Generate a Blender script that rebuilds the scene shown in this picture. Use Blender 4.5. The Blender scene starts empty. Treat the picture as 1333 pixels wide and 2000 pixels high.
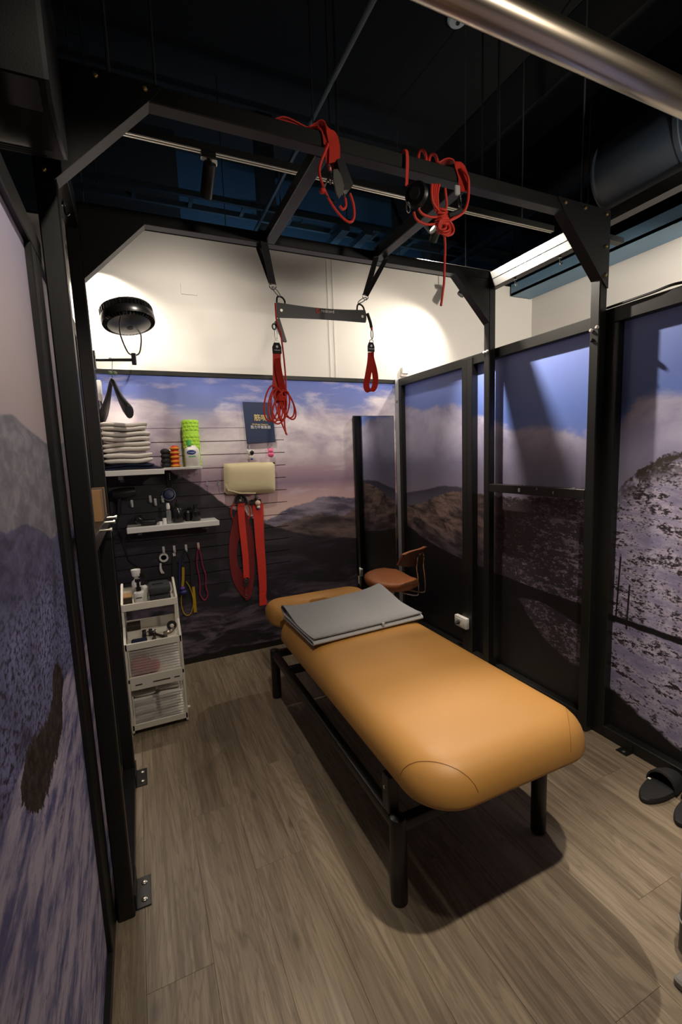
import bpy, bmesh, math, random
from mathutils import Vector, Matrix
random.seed(7)
S = bpy.context.scene
COL = S.collection
# ------------------------------------------------------------------ camera
F_PX, YAW, PITCH, ROLL = 879.81, .4195, .1258, -.0375
CAM = Vector((0, 0, 1.5))
fw = Vector((math.sin(YAW)*math.cos(PITCH), math.cos(YAW)*math.cos(PITCH), -math.sin(PITCH)))
r0 = Vector((math.cos(YAW), -math.sin(YAW), 0)); u0 = r0.cross(fw)
RT = math.cos(ROLL)*r0 + math.sin(ROLL)*u0
UP = -math.sin(ROLL)*r0 + math.cos(ROLL)*u0
cd = bpy.data.cameras.new('camera'); cam = bpy.data.objects.new('camera', cd); COL.objects.link(cam)
cam.matrix_world = Matrix(((RT.x, UP.x, -fw.x, 0), (RT.y, UP.y, -fw.y, 0), (RT.z, UP.z, -fw.z, CAM.z), (0, 0, 0, 1)))
cd.sensor_fit = 'HORIZONTAL'; cd.sensor_width = 36; cd.lens = 36*F_PX/1333
cd.clip_start = .02; cd.clip_end = 60
S.camera = cam
# ------------------------------------------------------------------ world, exposure
S.view_settings.view_transform = 'Standard'; S.view_settings.look = 'None'
S.view_settings.gamma = 1; S.view_settings.use_curve_mapping = False
S.view_settings.exposure = 0.0
W = bpy.data.worlds.new('hall_air'); S.world = W; W.use_nodes = True
W.node_tree.nodes['Background'].inputs[0].default_value = (.55, .62, .75, 1)
W.node_tree.nodes['Background'].inputs[1].default_value = .012
# lamp power table (used by the lamp builders further down)
POWER = dict(back_left=50, corner_left=115, corner_right=62, back_right=46, right_flood=190, bed=185, side=230, hall=30, left=80, entry_fill=85)  # the entry and hall values feed added fill lamps

# ------------------------------------------------------------------ pixel -> point at a known depth
def _ray(x, y): return RT*((x-666.5)/F_PX) - UP*((y-1000)/F_PX) + fw
def P(x, y, Y): d = _ray(x, y); return CAM + d*(Y/d.y)
def PX(x, y, X): d = _ray(x, y); return CAM + d*(X/d.x)
def PZ(x, y, Z): d = _ray(x, y); return CAM + d*((Z-CAM.z)/d.z)

# ------------------------------------------------------------------ node helper
class N:
    def __init__(s, name):
        s.m = bpy.data.materials.new(name); s.m.use_nodes = True; s.t = s.m.node_tree
        s.b = s.t.nodes['Principled BSDF']
    def n(s, ty, **k):
        o = s.t.nodes.new(ty)
        for a, v in k.items(): setattr(o, a, v)
        return o
    def lk(s, a, b):
        if hasattr(a, 'links'): s.t.links.new(a, b)
        else:
            try: b.default_value = a
            except Exception: b.default_value = tuple(a)
    def math(s, op, a, b=0., c=0., clamp=False):
        o = s.n('ShaderNodeMath', operation=op, use_clamp=clamp)
        s.lk(a, o.inputs[0]); s.lk(b, o.inputs[1]); s.lk(c, o.inputs[2]); return o.outputs[0]
    def pos(s):
        g = s.n('ShaderNodeNewGeometry'); x = s.n('ShaderNodeSeparateXYZ'); s.lk(g.outputs['Position'], x.inputs[0]); return x.outputs
    def comb(s, x, y, z=0.):
        o = s.n('ShaderNodeCombineXYZ'); s.lk(x, o.inputs[0]); s.lk(y, o.inputs[1]); s.lk(z, o.inputs[2]); return o.outputs[0]
    def noise(s, v, scale, detail=4, rough=.55, dist=0., lac=2.):
        o = s.n('ShaderNodeTexNoise'); s.lk(v, o.inputs['Vector']); o.inputs['Scale'].default_value = scale
        o.inputs['Detail'].default_value = detail; o.inputs['Roughness'].default_value = rough
        o.inputs['Distortion'].default_value = dist; o.inputs['Lacunarity'].default_value = lac; return o.outputs[0]
    def vor(s, v, scale, feat='F1'):
        o = s.n('ShaderNodeTexVoronoi', feature=feat); s.lk(v, o.inputs['Vector']); o.inputs['Scale'].default_value = scale; return o.outputs['Distance']
    def ramp(s, f, stops, interp='LINEAR'):
        o = s.n('ShaderNodeValToRGB'); e = o.color_ramp; e.interpolation = interp
        while len(e.elements) < len(stops): e.elements.new(.5)
        for el, (p, c) in zip(e.elements, stops):
            el.position = p; el.color = (*c[:3], 1) if not isinstance(c, float) else (c, c, c, 1)
        s.lk(f, o.inputs[0]); return o.outputs[0]
    def sm(s, v, a, b):       # smoothstep a..b -> 0..1
        o = s.n('ShaderNodeMapRange', interpolation_type='SMOOTHSTEP'); s.lk(v, o.inputs[0])
        o.inputs[1].default_value = a; o.inputs[2].default_value = b; return o.outputs[0]
    def lin(s, v, a, b, c=0., d=1.):
        o = s.n('ShaderNodeMapRange'); s.lk(v, o.inputs[0])
        for i, q in enumerate((a, b, c, d)): o.inputs[1+i].default_value = q
        return o.outputs[0]
    def mix(s, f, a, b, mode='MIX'):
        o = s.n('ShaderNodeMix', data_type='RGBA', blend_type=mode); s.lk(f, o.inputs[0])
        for q, i in ((a, 6), (b, 7)):
            if hasattr(q, 'links'): s.lk(q, o.inputs[i])
            else: o.inputs[i].default_value = (*q[:3], 1)
        return o.outputs[2]
    def curve(s, u, u0, u1, v0, v1, pts):   # float curve through (u, v) points
        x = s.lin(u, u0, u1); o = s.n('ShaderNodeFloatCurve'); c = o.mapping.curves[0]
        pts = sorted(pts); cs = c.points
        q = [((a-u0)/(u1-u0), (b-v0)/(v1-v0)) for a, b in pts]
        if q[0][0] > .001: q.insert(0, (0, q[0][1]))
        if q[-1][0] < .999: q.append((1, q[-1][1]))
        cs[0].location = q[0]; cs[1].location = q[-1]
        for a in q[1:-1]: cs.new(*a)
        for p in cs: p.handle_type = 'AUTO_CLAMPED'
        o.mapping.extend = 'HORIZONTAL'
        o.mapping.update(); s.lk(x, o.inputs['Value']); s.lk(1., o.inputs['Factor'])
        return s.lin(o.outputs[0], 0, 1, v0, v1)
    def bump(s, h, st=.2, dist=.01):
        o = s.n('ShaderNodeBump'); o.inputs['Strength'].default_value = st; o.inputs['Distance'].default_value = dist
        s.lk(h, o.inputs['Height']); s.lk(o.outputs[0], s.b.inputs['Normal'])
    def done(s, col=None, rough=.5, metal=0., **k):
        if col is not None:
            if hasattr(col, 'links'): s.lk(col, s.b.inputs['Base Color'])
            else: s.b.inputs['Base Color'].default_value = (*col[:3], 1)
        s.lk(rough, s.b.inputs['Roughness']); s.lk(metal, s.b.inputs['Metallic'])
        for a, v in k.items(): s.lk(v, s.b.inputs[a.replace('_', ' ')])
        return s.m

def L8(r, g, b):             # 8-bit sRGB -> linear
    f = lambda c: (c/255/12.92) if c <= 10 else ((c/255+.055)/1.055)**2.4
    return (f(r), f(g), f(b))

def simple(name, col, rough=.5, metal=0., var=.12, scale=30, bump=0., **k):
    m = N(name); tc = m.n('ShaderNodeTexCoord').outputs['Object']
    f = m.noise(tc, scale, 3)
    c = m.mix(f, [q*(1-var) for q in col], [min(1, q*(1+var)) for q in col])
    if bump: m.bump(m.noise(tc, scale*6, 3), bump, .002)
    return m.done(c, rough, metal, **k)

M = {}
M['black_metal'] = simple('black_powder_coat', (.0075, .0075, .0066), .4, 0, .15, 60, .05)
M['black_plastic'] = simple('black_plastic', (.008, .008, .008), .4, 0, .15, 40)
M['black_rubber'] = simple('black_rubber', (.011, .011, .012), .7, 0, .2, 60)
M['fan_black'] = simple('fan_black', (.005, .005, .005), .3, 0, .1, 20)
M['black_gloss'] = simple('glossy_black_plastic', (.012, .012, .012), .18, 0, .1, 20)
M['black_web'] = simple('black_webbing', (.012, .012, .013), .75, 0, .25, 200, .3)
M['white_wall'] = simple('white_wall_paint', (.68, .655, .61), .85, 0, .02, 3, .03)
M['chrome'] = simple('chrome', (.75, .74, .72), .16, 1, .03, 20)
M['steel'] = simple('zinc_screw', (.62, .58, .5), .3, 1, .05, 50)
M['brass'] = simple('brass_bolt', (.62, .47, .22), .32, 1, .1, 50)
M['red_web'] = simple('red_webbing', (.62, .03, .014), .62, 0, .14, 160, .3)
M['red_rope'] = simple('red_rope', (.66, .035, .016), .5, 0, .2, 300, .3)
M['dark_red_web'] = simple('dark_red_webbing', (.16, .008, .008), .8, 0, .15, 160, .3)
M['cart_white'] = simple('off_white_plastic', (.78, .73, .61), .45, 0, .03, 10)
M['shelf_white'] = simple('white_acrylic', (.72, .7, .66), .3, 0, .02, 10)
M['white_plastic'] = simple('white_plastic', (.75, .72, .67), .35, 0, .02, 15)
M['terry'] = simple('white_terry_towel', (.74, .7, .63), .95, 0, .06, 120, .5)
M['cream_foam'] = simple('cream_foam', (.68, .58, .36), .7, 0, .05, 12)
M['grey_felt'] = simple('grey_felt_mat', (.23, .228, .225), .95, 0, .12, 60, .4)
M['grey_edge'] = simple('grey_mat_edge', (.42, .42, .41), .95, 0, .1, 60, .3)
M['cardboard'] = simple('cardboard', (.36, .2, .08), .8, 0, .12, 25)
M['navy'] = simple('navy_cloth', (.008, .014, .05), .8, 0, .2, 80, .2)
M['folder'] = simple('navy_folder', L8(38, 52, 84), .55, 0, .06, 30)
M['gold'] = simple('gold_foil', (.5, .37, .13), .35, .6, .1, 40)
M['print_white'] = simple('white_print', (.8, .8, .8), .6, 0, .02, 20)
M['print_red'] = simple('red_print', (.6, .04, .02), .5, 0, .05, 20)
M['brush_blue'] = simple('navy_brush', (.006, .014, .07), .4)
M['print_blue'] = simple('blue_print', (.01, .04, .28), .4, 0, .05, 20)
M['green_foam'] = simple('lime_foam', (.46, .82, .06), .6, 0, .08, 50, .2)
M['green_cap'] = simple('green_cap', (.08, .5, .1), .35, 0, .05, 30)
M['orange_foam'] = simple('red_orange_silicone', (.85, .1, .03), .5, 0, .1, 40)
M['yellow_foam'] = simple('yellow_silicone', (.9, .5, .04), .5, 0, .1, 40)
M['pink'] = simple('pink_plastic', (.8, .12, .28), .4, 0, .08, 40)
M['pink_band'] = simple('pink_latex_band', (.26, .016, .05), .5, 0, .1, 40)
M['yellow_band'] = simple('yellow_latex_band', (.4, .25, .006), .5, 0, .1, 40)
M['blue_band'] = simple('dark_blue_band', (.015, .02, .12), .5, 0, .1, 40)
M['purple'] = simple('purple_plastic', (.1, .03, .25), .45, 0, .1, 40)
M['skin_plastic'] = simple('peach_plastic', (.75, .5, .38), .5, 0, .05, 40)
M['grey_case'] = simple('dark_grey_fabric_case', (.035, .036, .04), .75, 0, .15, 120, .3)
M['brown_tool'] = simple('dark_brown_plastic', (.035, .025, .018), .45, 0, .15, 30)
M['red_cloth'] = simple('red_cloth', (.42, .04, .03), .9, 0, .15, 40, .3)
M['bronze_tool'] = simple('warm_metal', (.45, .38, .3), .3, .8, .1, 30)
M['stool_leather'] = simple('cognac_leather', (.36, .125, .045), .36, 0, .08, 14, .05)
M['stool_back'] = simple('dark_walnut_shell', (.1, .034, .014), .45, 0, .15, 14)
M['ceiling_black'] = simple('black_ceiling_paint', (.004, .0045, .005), .9, 0, .25, 2)
M['hall_blue'] = simple('navy_hall_paint', (.012, .045, .085), .85, 0, .2, 1.5)
M['duct_blue'] = simple('blue_grey_duct_paint', (.009, .015, .022), .5, 0, .15, 3)
M['channel_blue'] = simple('pale_blue_channel', (.13, .24, .34), .5, 0, .1, 3)  # lighter blue than the duct
M['rod'] = simple('dark_grey_rod', (.03, .034, .036), .6, 0, .1, 20)
M['blue_conduit'] = simple('blue_grey_conduit', (.012, .026, .036), .5, 0, .1, 20)
M['track_line'] = simple('track_conductor', (.6, .55, .45), .35, .7, .05, 20)
M['grey_stone'] = simple('mottled_grey_fabric', (.22, .2, .18), .85, 0, .45, 18, .3)
M['ac_black'] = simple('charcoal_ac_plastic', (.004, .0038, .0034), .55, 0, .15, 60, .15, Specular_IOR_Level=.2)
M['clear'] = None
m = N('clear_acrylic'); m.done((.92, .93, .95), m.math('ADD', .06, m.math('MULTIPLY', m.noise(m.n('ShaderNodeTexCoord').outputs['Object'], 30), .05)), 0, Transmission_Weight=.85, IOR=1.3, Alpha=.75); M['clear'] = m.m
m = N('rippled_clear_plastic'); m.done((.93, .9, .84), m.math('ADD', .1, m.math('MULTIPLY', m.noise(m.n('ShaderNodeTexCoord').outputs['Object'], 40), .05)), 0, Transmission_Weight=.5, IOR=1.45, Alpha=.36, Specular_IOR_Level=.9); M['ripple'] = m.m
m = N('mirror_glass'); tc = m.n('ShaderNodeTexCoord').outputs['Object']
m.done((.58, .6, .62), m.math('MULTIPLY', m.noise(tc, 3), .01), 1.); M['mirror'] = m.m

# brushed stainless pipe
m = N('brushed_stainless'); tc = m.n('ShaderNodeTexCoord').outputs['Object']
mp = m.n('ShaderNodeMapping'); m.lk(tc, mp.inputs[0]); mp.inputs['Scale'].default_value = (.05, 14, 14)
nz = m.noise(mp.outputs[0], 14, 3)
m.done(m.mix(nz, (.5, .42, .32), (.64, .56, .45)), m.lin(nz, 0, 1, .26, .34), 1.); M['stainless'] = m.m

# amber leather of the treatment table
m = N('amber_leather'); tc = m.n('ShaderNodeTexCoord').outputs['Object']
c = m.mix(m.noise(tc, 3, 3), (.405, .192, .04), (.485, .238, .055))
m.bump(m.vor(tc, 260), .08, .001); m.done(c, m.lin(m.noise(tc, 8, 2), 0, 1, .46, .6)); M['amber'] = m.m

# oak floor plank
m = N('greige_oak_plank'); g = m.n('ShaderNodeNewGeometry').outputs['Position']
oi = m.n('ShaderNodeObjectInfo').outputs['Random']
sx = m.n('ShaderNodeSeparateXYZ'); m.lk(g, sx.inputs[0])
off = m.math('MULTIPLY', oi, 37.)
v1 = m.comb(m.math('MULTIPLY', sx.outputs[0], 8.), m.math('MULTIPLY', sx.outputs[1], .8), off)
v2 = m.comb(m.math('MULTIPLY', sx.outputs[0], 95.), m.math('MULTIPLY', sx.outputs[1], 2.6), off)
v4 = m.comb(m.math('MULTIPLY', sx.outputs[0], 26.), m.math('MULTIPLY', sx.outputs[1], 1.1), off)
n1 = m.noise(v1, 1., 4, .6, 1.4); n2 = m.noise(v2, 1., 4, .65); n4 = m.noise(v4, 1., 4, .6, .5)
rings = m.math('SINE', m.math('MULTIPLY', n1, 70.))
c = m.mix(m.lin(n1, .3, .7), (.17, .127, .08), (.34, .268, .182))
c = m.mix(m.math('MULTIPLY', m.sm(rings, .1, 1.), .42), c, (.105, .073, .044))
c = m.mix(m.math('MULTIPLY', m.sm(n4, .46, .66), .62), c, (.105, .075, .046))
c = m.mix(m.math('MULTIPLY', m.sm(n2, .5, .72), .5), c, (.085, .06, .038))
c = m.mix(m.math('MULTIPLY', m.sm(n2, .48, .3), .4), c, (.40, .32, .22))
v3 = m.comb(m.math('MULTIPLY', sx.outputs[0], 7.), m.math('MULTIPLY', sx.outputs[1], 2.6), off)
knot = m.sm(m.vor(v3, 1.), .13, .02)
c = m.mix(m.math('MULTIPLY', knot, .6), c, (.05, .032, .02))
c = m.mix(.15, c, m.mix(oi, (.15, .114, .076), (.3, .235, .16)))
m.bump(n2, .12, .002); m.done(c, m.lin(n2, 0, 1, .38, .55)); M['plank'] = m.m
M['joint'] = simple('dark_floor_joint', (.03, .022, .015), .8, 0, .2, 10)

# ---------------- the printed mountain murals (flat print: sky, clouds, ridges, snow)
def speckle(m, u, v, su, sv, thr, seed, soft=.06):
    return m.sm(m.noise(m.comb(m.math('MULTIPLY', u, su), m.math('MULTIPLY', v, sv), seed), 1., 5, .62), thr-soft, thr+soft)
def below(m, v, ridge, nz, amp, soft):
    return m.sm(m.math('SUBTRACT', m.math('ADD', ridge, m.math('MULTIPLY', m.math('SUBTRACT', nz, .5), amp)), v), -soft, soft)

def mural_back():
    m = N('mural_print_back'); x = m.pos(); u, v = x[0], x[2]
    nb = m.noise(m.comb(m.math('MULTIPLY', u, 2.2), m.math('MULTIPLY', v, 4.2), 2.), 1., 6, .58, .3)
    nf = m.noise(m.comb(u, v, 5.), 14., 5, .6)
    sky = m.ramp(m.lin(v, 1.1, 2.1), [(0., L8(222, 190, 182)), (.09, L8(205, 170, 172)), (.2, L8(146, 122, 142)), (.32, L8(178, 152, 164)), (.5, L8(205, 184, 194)), (.66, L8(196, 184, 205)), (.78, L8(120, 132, 190)), (1., L8(86, 106, 182))])
    top = m.curve(u, -.3, 2.2, 1.5, 2.1, [(-.3, 1.9), (.1, 1.96), (.28, 1.86), (.48, 1.8), (.66, 1.86), (.85, 1.8), (1.13, 1.82), (1.35, 1.9), (1.66, 1.88), (1.95, 1.98), (2.2, 2.)])
    cl = below(m, v, top, nb, .5, .07)
    cc = m.mix(m.sm(nb, .32, .64), L8(164, 150, 174), L8(246, 236, 238))
    sky = m.mix(m.math('MULTIPLY', m.math('MULTIPLY', cl, m.sm(v, 1.38, 1.6)), .85), sky, cc)
    wisp = m.sm(m.noise(m.comb(m.math('MULTIPLY', u, 3.), m.math('MULTIPLY', v, 12.), 8.), 1., 5, .6), .52, .7)
    sky = m.mix(m.math('MULTIPLY', wisp, .4), sky, L8(214, 200, 214))
    # far blue hills, then the lit brown slopes, then the big dark flank on the left
    h1 = m.curve(u, -.3, 2.2, .6, 1.6, [(.8, 1.02), (.96, 1.05), (1.03, 1.09), (1.22, 1.13), (1.4, 1.17), (1.63, 1.14), (1.9, 1.16), (2.2, 1.14)])
    sl = m.noise(m.comb(m.math('ADD', m.math('MULTIPLY', u, 4.), m.math('MULTIPLY', v, 5.)), m.math('MULTIPLY', v, 12.), 1.), 1., 5, .6)
    hc = m.mix(m.sm(sl, .35, .65), L8(78, 72, 92), L8(150, 138, 156))
    c = m.mix(below(m, v, h1, nf, .05, .008), sky, hc)
    h2 = m.curve(u, -.3, 2.2, .6, 1.6, [(.8, .93), (1.1, 1.0), (1.3, 1.03), (1.5, 1.0), (1.65, 1.04), (1.9, 1.06), (2.2, 1.)])
    c = m.mix(below(m, v, h2, nf, .06, .01), c, m.mix(m.sm(sl, .3, .7), L8(46, 40, 44), L8(122, 102, 100)))
    h3 = m.curve(u, -.3, 2.2, .2, 2., [(-.3, 1.62), (-.1, 1.55), (.1, 1.49), (.23, 1.42), (.37, 1.333), (.47, 1.26), (.57, 1.17), (.72, 1.08), (.87, .993), (1.08, .915), (1.34, .84), (1.62, .8), (1.9, .76), (2.2, .72)])
    fg = m.noise(m.comb(m.math('MULTIPLY', u, 3.), m.math('MULTIPLY', v, 11.), 4.), 1., 6, .65, .6)
    dk = m.mix(m.sm(fg, .46, .72), L8(32, 29, 37), L8(62, 54, 64))
    low = m.sm(v, .62, .25)
    dk = m.mix(m.math('MULTIPLY', m.math('MULTIPLY', low, m.sm(fg, .42, .62)), .75), dk, L8(112, 98, 112))
    c = m.mix(below(m, v, h3, nf, .03, .008), c, dk)
    return m.done(c, .5)
def mural_right():
    m = N('mural_print_right'); x = m.pos(); u, v = x[1], x[2]
    nb = m.noise(m.comb(m.math('MULTIPLY', u, 2.6), m.math('MULTIPLY', v, 3.4), 12.), 1., 6, .58, .4)
    nf = m.noise(m.comb(u, v, 3.), 18., 5, .62)
    sky = m.ramp(m.lin(v, 1.1, 2.1), [(0., L8(150, 130, 138)), (.12, L8(128, 120, 142)), (.3, L8(126, 122, 148)), (.5, L8(154, 150, 180)), (.62, L8(172, 166, 198)), (.72, L8(120, 130, 190)), (.85, L8(92, 116, 190)), (1., L8(128, 144, 214))])
    top = m.curve(u, 0., 3.5, 1.2, 2.1, [(0., 1.6), (.7, 1.68), (1.18, 1.70), (1.32, 1.70), (1.44, 1.64), (1.67, 1.54), (1.9, 1.58), (2.2, 1.63), (2.6, 1.78), (2.8, 1.85), (3.06, 1.83), (3.36, 1.9)])
    cl = below(m, v, top, nb, .3, .03)
    cc = m.mix(m.sm(nb, .35, .66), L8(146, 140, 174), L8(208, 202, 226))
    fade = m.sm(v, 1.3, 1.72)
    above = m.math('SUBTRACT', 1., cl)
    blue = m.ramp(m.lin(v, 1.3, 2.1), [(0., L8(120, 136, 200)), (.5, L8(104, 130, 208)), (1., L8(140, 158, 228))])
    c = m.mix(above, m.mix(m.math('MULTIPLY', fade, .9), sky, cc), blue)
    # far dark hill, then the moor slope with snow
    f1 = m.curve(u, 0., 3.5, .9, 1.6, [(2.3, 1.18), (2.6, 1.235), (2.8, 1.238), (3., 1.205), (3.3, 1.16), (3.5, 1.12)])
    c = m.mix(below(m, v, f1, nf, .02, .008), c, m.mix(m.sm(v, 1.05, 1.22), L8(96, 90, 108), L8(66, 62, 78)))
    rg = m.curve(u, 0., 3.5, .9, 1.7, [(0., 1.6), (.8, 1.55), (1.17, 1.465), (1.26, 1.433), (1.325, 1.398), (1.39, 1.337), (1.43, 1.299), (1.47, 1.25), (1.63, 1.225), (1.9, 1.21), (2.1, 1.195), (2.4, 1.2), (2.6, 1.206), (2.8, 1.182), (3., 1.12), (3.2, 1.063), (3.4, 1.04)])
    ss = m.noise(m.comb(m.math('ADD', m.math('MULTIPLY', u, 6.), m.math('MULTIPLY', v, -5.)), m.math('MULTIPLY', v, 14.), 6.), 1., 6, .64, .4)
    brown = m.mix(m.sm(ss, .34, .68), L8(44, 36, 38), L8(138, 114, 106))
    brown = m.mix(m.sm(v, 1.0, .72), brown, m.mix(m.sm(ss, .4, .62), L8(36, 31, 38), L8(78, 68, 80)))
    spk = m.math('ADD', m.math('MULTIPLY', m.noise(m.comb(m.math('MULTIPLY', u, 24.), m.math('MULTIPLY', v, 44.), 3.), 1., 5, .72), .65), m.math('MULTIPLY', m.noise(m.comb(m.math('MULTIPLY', u, 75.), m.math('MULTIPLY', v, 120.), 1.), 1., 2, .6), .35))
    thr = m.curve(u, 0., 3.5, .3, .7, [(0., .42), (1.2, .43), (1.45, .45), (1.6, .5), (1.8, .54), (2.3, .57), (2.7, .62), (3.4, .66)])
    sn = m.sm(m.math('SUBTRACT', spk, m.math('ADD', thr, m.math('MULTIPLY', m.math('SUBTRACT', ss, .5), .55))), -.03, .07)
    near = m.sm(u, 2.9, 1.9)
    snow = m.mix(m.sm(ss, .35, .7), L8(126, 120, 150), L8(190, 180, 198))
    slope = m.mix(near, brown, m.mix(sn, L8(44, 38, 44), m.mix(m.sm(u, 1.5, 1.75), snow, m.mix(m.sm(ss, .35, .7), L8(92, 80, 90), L8(146, 130, 142)))))
    # rocky crest of the near peak
    crest = m.math('MULTIPLY', m.sm(m.math('SUBTRACT', rg, v), .16, .02), m.sm(u, 1.5, 1.38))
    slope = m.mix(m.math('MULTIPLY', crest, m.sm(nf, .38, .52)), slope, L8(58, 50, 46))
    c = m.mix(below(m, v, rg, m.noise(m.comb(u, v, 3.), 26., 5, .7), .09, .005), c, slope)
    # dry stone wall line, the dark road and the snowy verge
    wl = m.curve(u, 0., 3.5, .3, 1., [(0., .6), (1.13, .625), (1.45, .632), (1.61, .636), (1.92, .643), (2.13, .656), (2.31, .668), (2.6, .69), (3.09, .77), (3.4, .84)])
    band = m.math('ABSOLUTE', m.math('SUBTRACT', v, m.math('ADD', wl, m.math('MULTIPLY', m.math('SUBTRACT', nf, .5), .015))))
    c = m.mix(m.sm(band, .02, .012), c, L8(18, 16, 20))
    wt = m.curve(u, 0., 3.5, .3, 1., [(0., .6), (1.4, .62), (1.5, .56), (1.61, .53), (1.74, .557), (1.92, .585), (2.08, .555), (2.2, .4)])
    road = m.math('MULTIPLY', m.sm(m.math('SUBTRACT', v, wt), -.006, .006), m.sm(m.math('SUBTRACT', wl, v), -.006, .006))
    c = m.mix(road, c, L8(16, 15, 18))
    bt = m.curve(u, 0., 3.5, -.2, .8, [(0., -.2), (.6, -.08), (1.1, .119), (1.22, .167), (1.32, .206), (1.45, .262), (1.63, .29), (1.73, .315), (1.88, .385), (2., .491), (2.08, .56), (2.31, .60), (2.6, .61), (2.95, .561), (3.42, .46)])
    c = m.mix(below(m, v, bt, nf, .05, .012), c, m.mix(m.sm(nf, .4, .7), L8(15, 14, 16), L8(24, 22, 25)))
    # two bare fence poles on the near slope
    for a, b, z0, z1 in ((1.43, 1.418, .64, .95), (1.375, 1.368, .6, .82)):
        pu = m.lin(v, z0, z1, a, b)
        pm = m.math('MULTIPLY', m.sm(m.math('ABSOLUTE', m.math('SUBTRACT', u, pu)), .006, .003), m.math('MULTIPLY', m.sm(v, z0-.01, z0), m.sm(v, z1+.01, z1)))
        c = m.mix(pm, c, L8(24, 20, 22))
    return m.done(c, .45)
def mural_left():
    m = N('mural_print_left'); x = m.pos(); u, v = x[1], x[2]
    nf = m.noise(m.comb(u, v, 9.), 22., 5, .62)
    sky = m.ramp(m.lin(v, 1.3, 2.1), [(0., L8(164, 150, 164)), (.45, L8(190, 176, 176)), (.75, L8(182, 172, 188)), (1., L8(172, 168, 200))])
    r1 = m.curve(u, 0., 3.5, 1.2, 1.8, [(0., 1.56), (.8, 1.585), (.95, 1.59), (1.04, 1.597), (1.12, 1.585), (1.24, 1.571), (1.42, 1.555), (2., 1.6), (2.6, 1.5), (3.4, 1.58)])
    tx = m.noise(m.comb(m.math('MULTIPLY', u, 14.), m.math('MULTIPLY', v, 26.), 2.), 1., 6, .65, .5)
    c1 = m.mix(m.sm(tx, .35, .68), L8(112, 112, 122), L8(150, 148, 158))
    c = m.mix(below(m, v, r1, nf, .008, .003), sky, c1)
    r2 = m.curve(u, 0., 3.5, 1.1, 1.6, [(0., 1.44), (.86, 1.402), (.9, 1.392), (.99, 1.393), (1.1, 1.376), (1.22, 1.345), (1.31, 1.322), (1.4, 1.335), (2., 1.25), (3.4, 1.3)])
    dark = m.mix(m.sm(tx, .32, .7), L8(66, 68, 92), L8(110, 112, 148))
    bl = m.mix(m.math('MULTIPLY', speckle(m, u, v, 60., 90., .46, 4., .1), m.sm(m.noise(m.comb(u, v, 1.), 7., 4, .6), .2, .62)), L8(44, 46, 66), L8(136, 140, 190))
    c2 = m.mix(m.sm(v, 1.34, 1.18), dark, bl)
    c = m.mix(below(m, v, r2, nf, .01, .003), c, c2)
    # foreground snow with dragged dark stones
    fe = m.curve(u, 0., 3.5, .7, 1.2, [(0., 1.05), (.6, 1.03), (.83, 1.02), (1.05, .985), (1.26, .975), (1.5, .93), (3.4, .8)])
    st = m.noise(m.comb(m.math('MULTIPLY', m.math('ADD', u, m.math('MULTIPLY', v, .5)), 5.), m.math('MULTIPLY', m.math('SUBTRACT', v, m.math('MULTIPLY', u, .10)), 15.), 7.), 1., 7, .7)
    sn = m.mix(m.sm(st, .38, .6), L8(92, 98, 152), L8(204, 196, 218))
    sn = m.mix(m.sm(st, .37, .31), sn, L8(40, 36, 50))
    peb = m.noise(m.comb(m.math('MULTIPLY', u, 16.), m.math('MULTIPLY', v, 42.), 2.), 1., 4, .65)
    sn = m.mix(m.math('MULTIPLY', m.sm(peb, .36, .3), .8), sn, L8(52, 48, 66))
    c = m.mix(below(m, v, fe, nf, .04, .01), c, sn)
    # the stacked-stone cairn
    hi = m.curve(u, 0., 3.5, .8, 1.2, [(.76, .99), (.8, 1.02), (.87, 1.035), (1., 1.005), (1.08, 1.015), (1.13, 1.06), (1.2, 1.03), (1.24, .985)])
    lo = m.curve(u, 0., 3.5, .8, 1.2, [(.76, .995), (.81, .955), (.95, .893), (1.116, .9), (1.17, .955), (1.24, .99)])
    nj = m.noise(m.comb(u, v, 9.), 45., 5, .7)
    cm = m.math('MULTIPLY', m.math('MULTIPLY', below(m, v, hi, nj, .075, .004), m.sm(m.math('SUBTRACT', v, m.math('ADD', lo, m.math('MULTIPLY', m.math('SUBTRACT', nj, .5), .08))), -.004, .004)), m.math('MULTIPLY', m.sm(u, .755, .765), m.sm(u, 1.245, 1.235)))
    c = m.mix(cm, c, m.mix(m.sm(nj, .42, .68), L8(24, 20, 22), L8(82, 72, 74)))
    return m.done(c, .5)
M['mural_back'] = mural_back(); M['mural_right'] = mural_right(); M['mural_left'] = mural_left()

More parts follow.
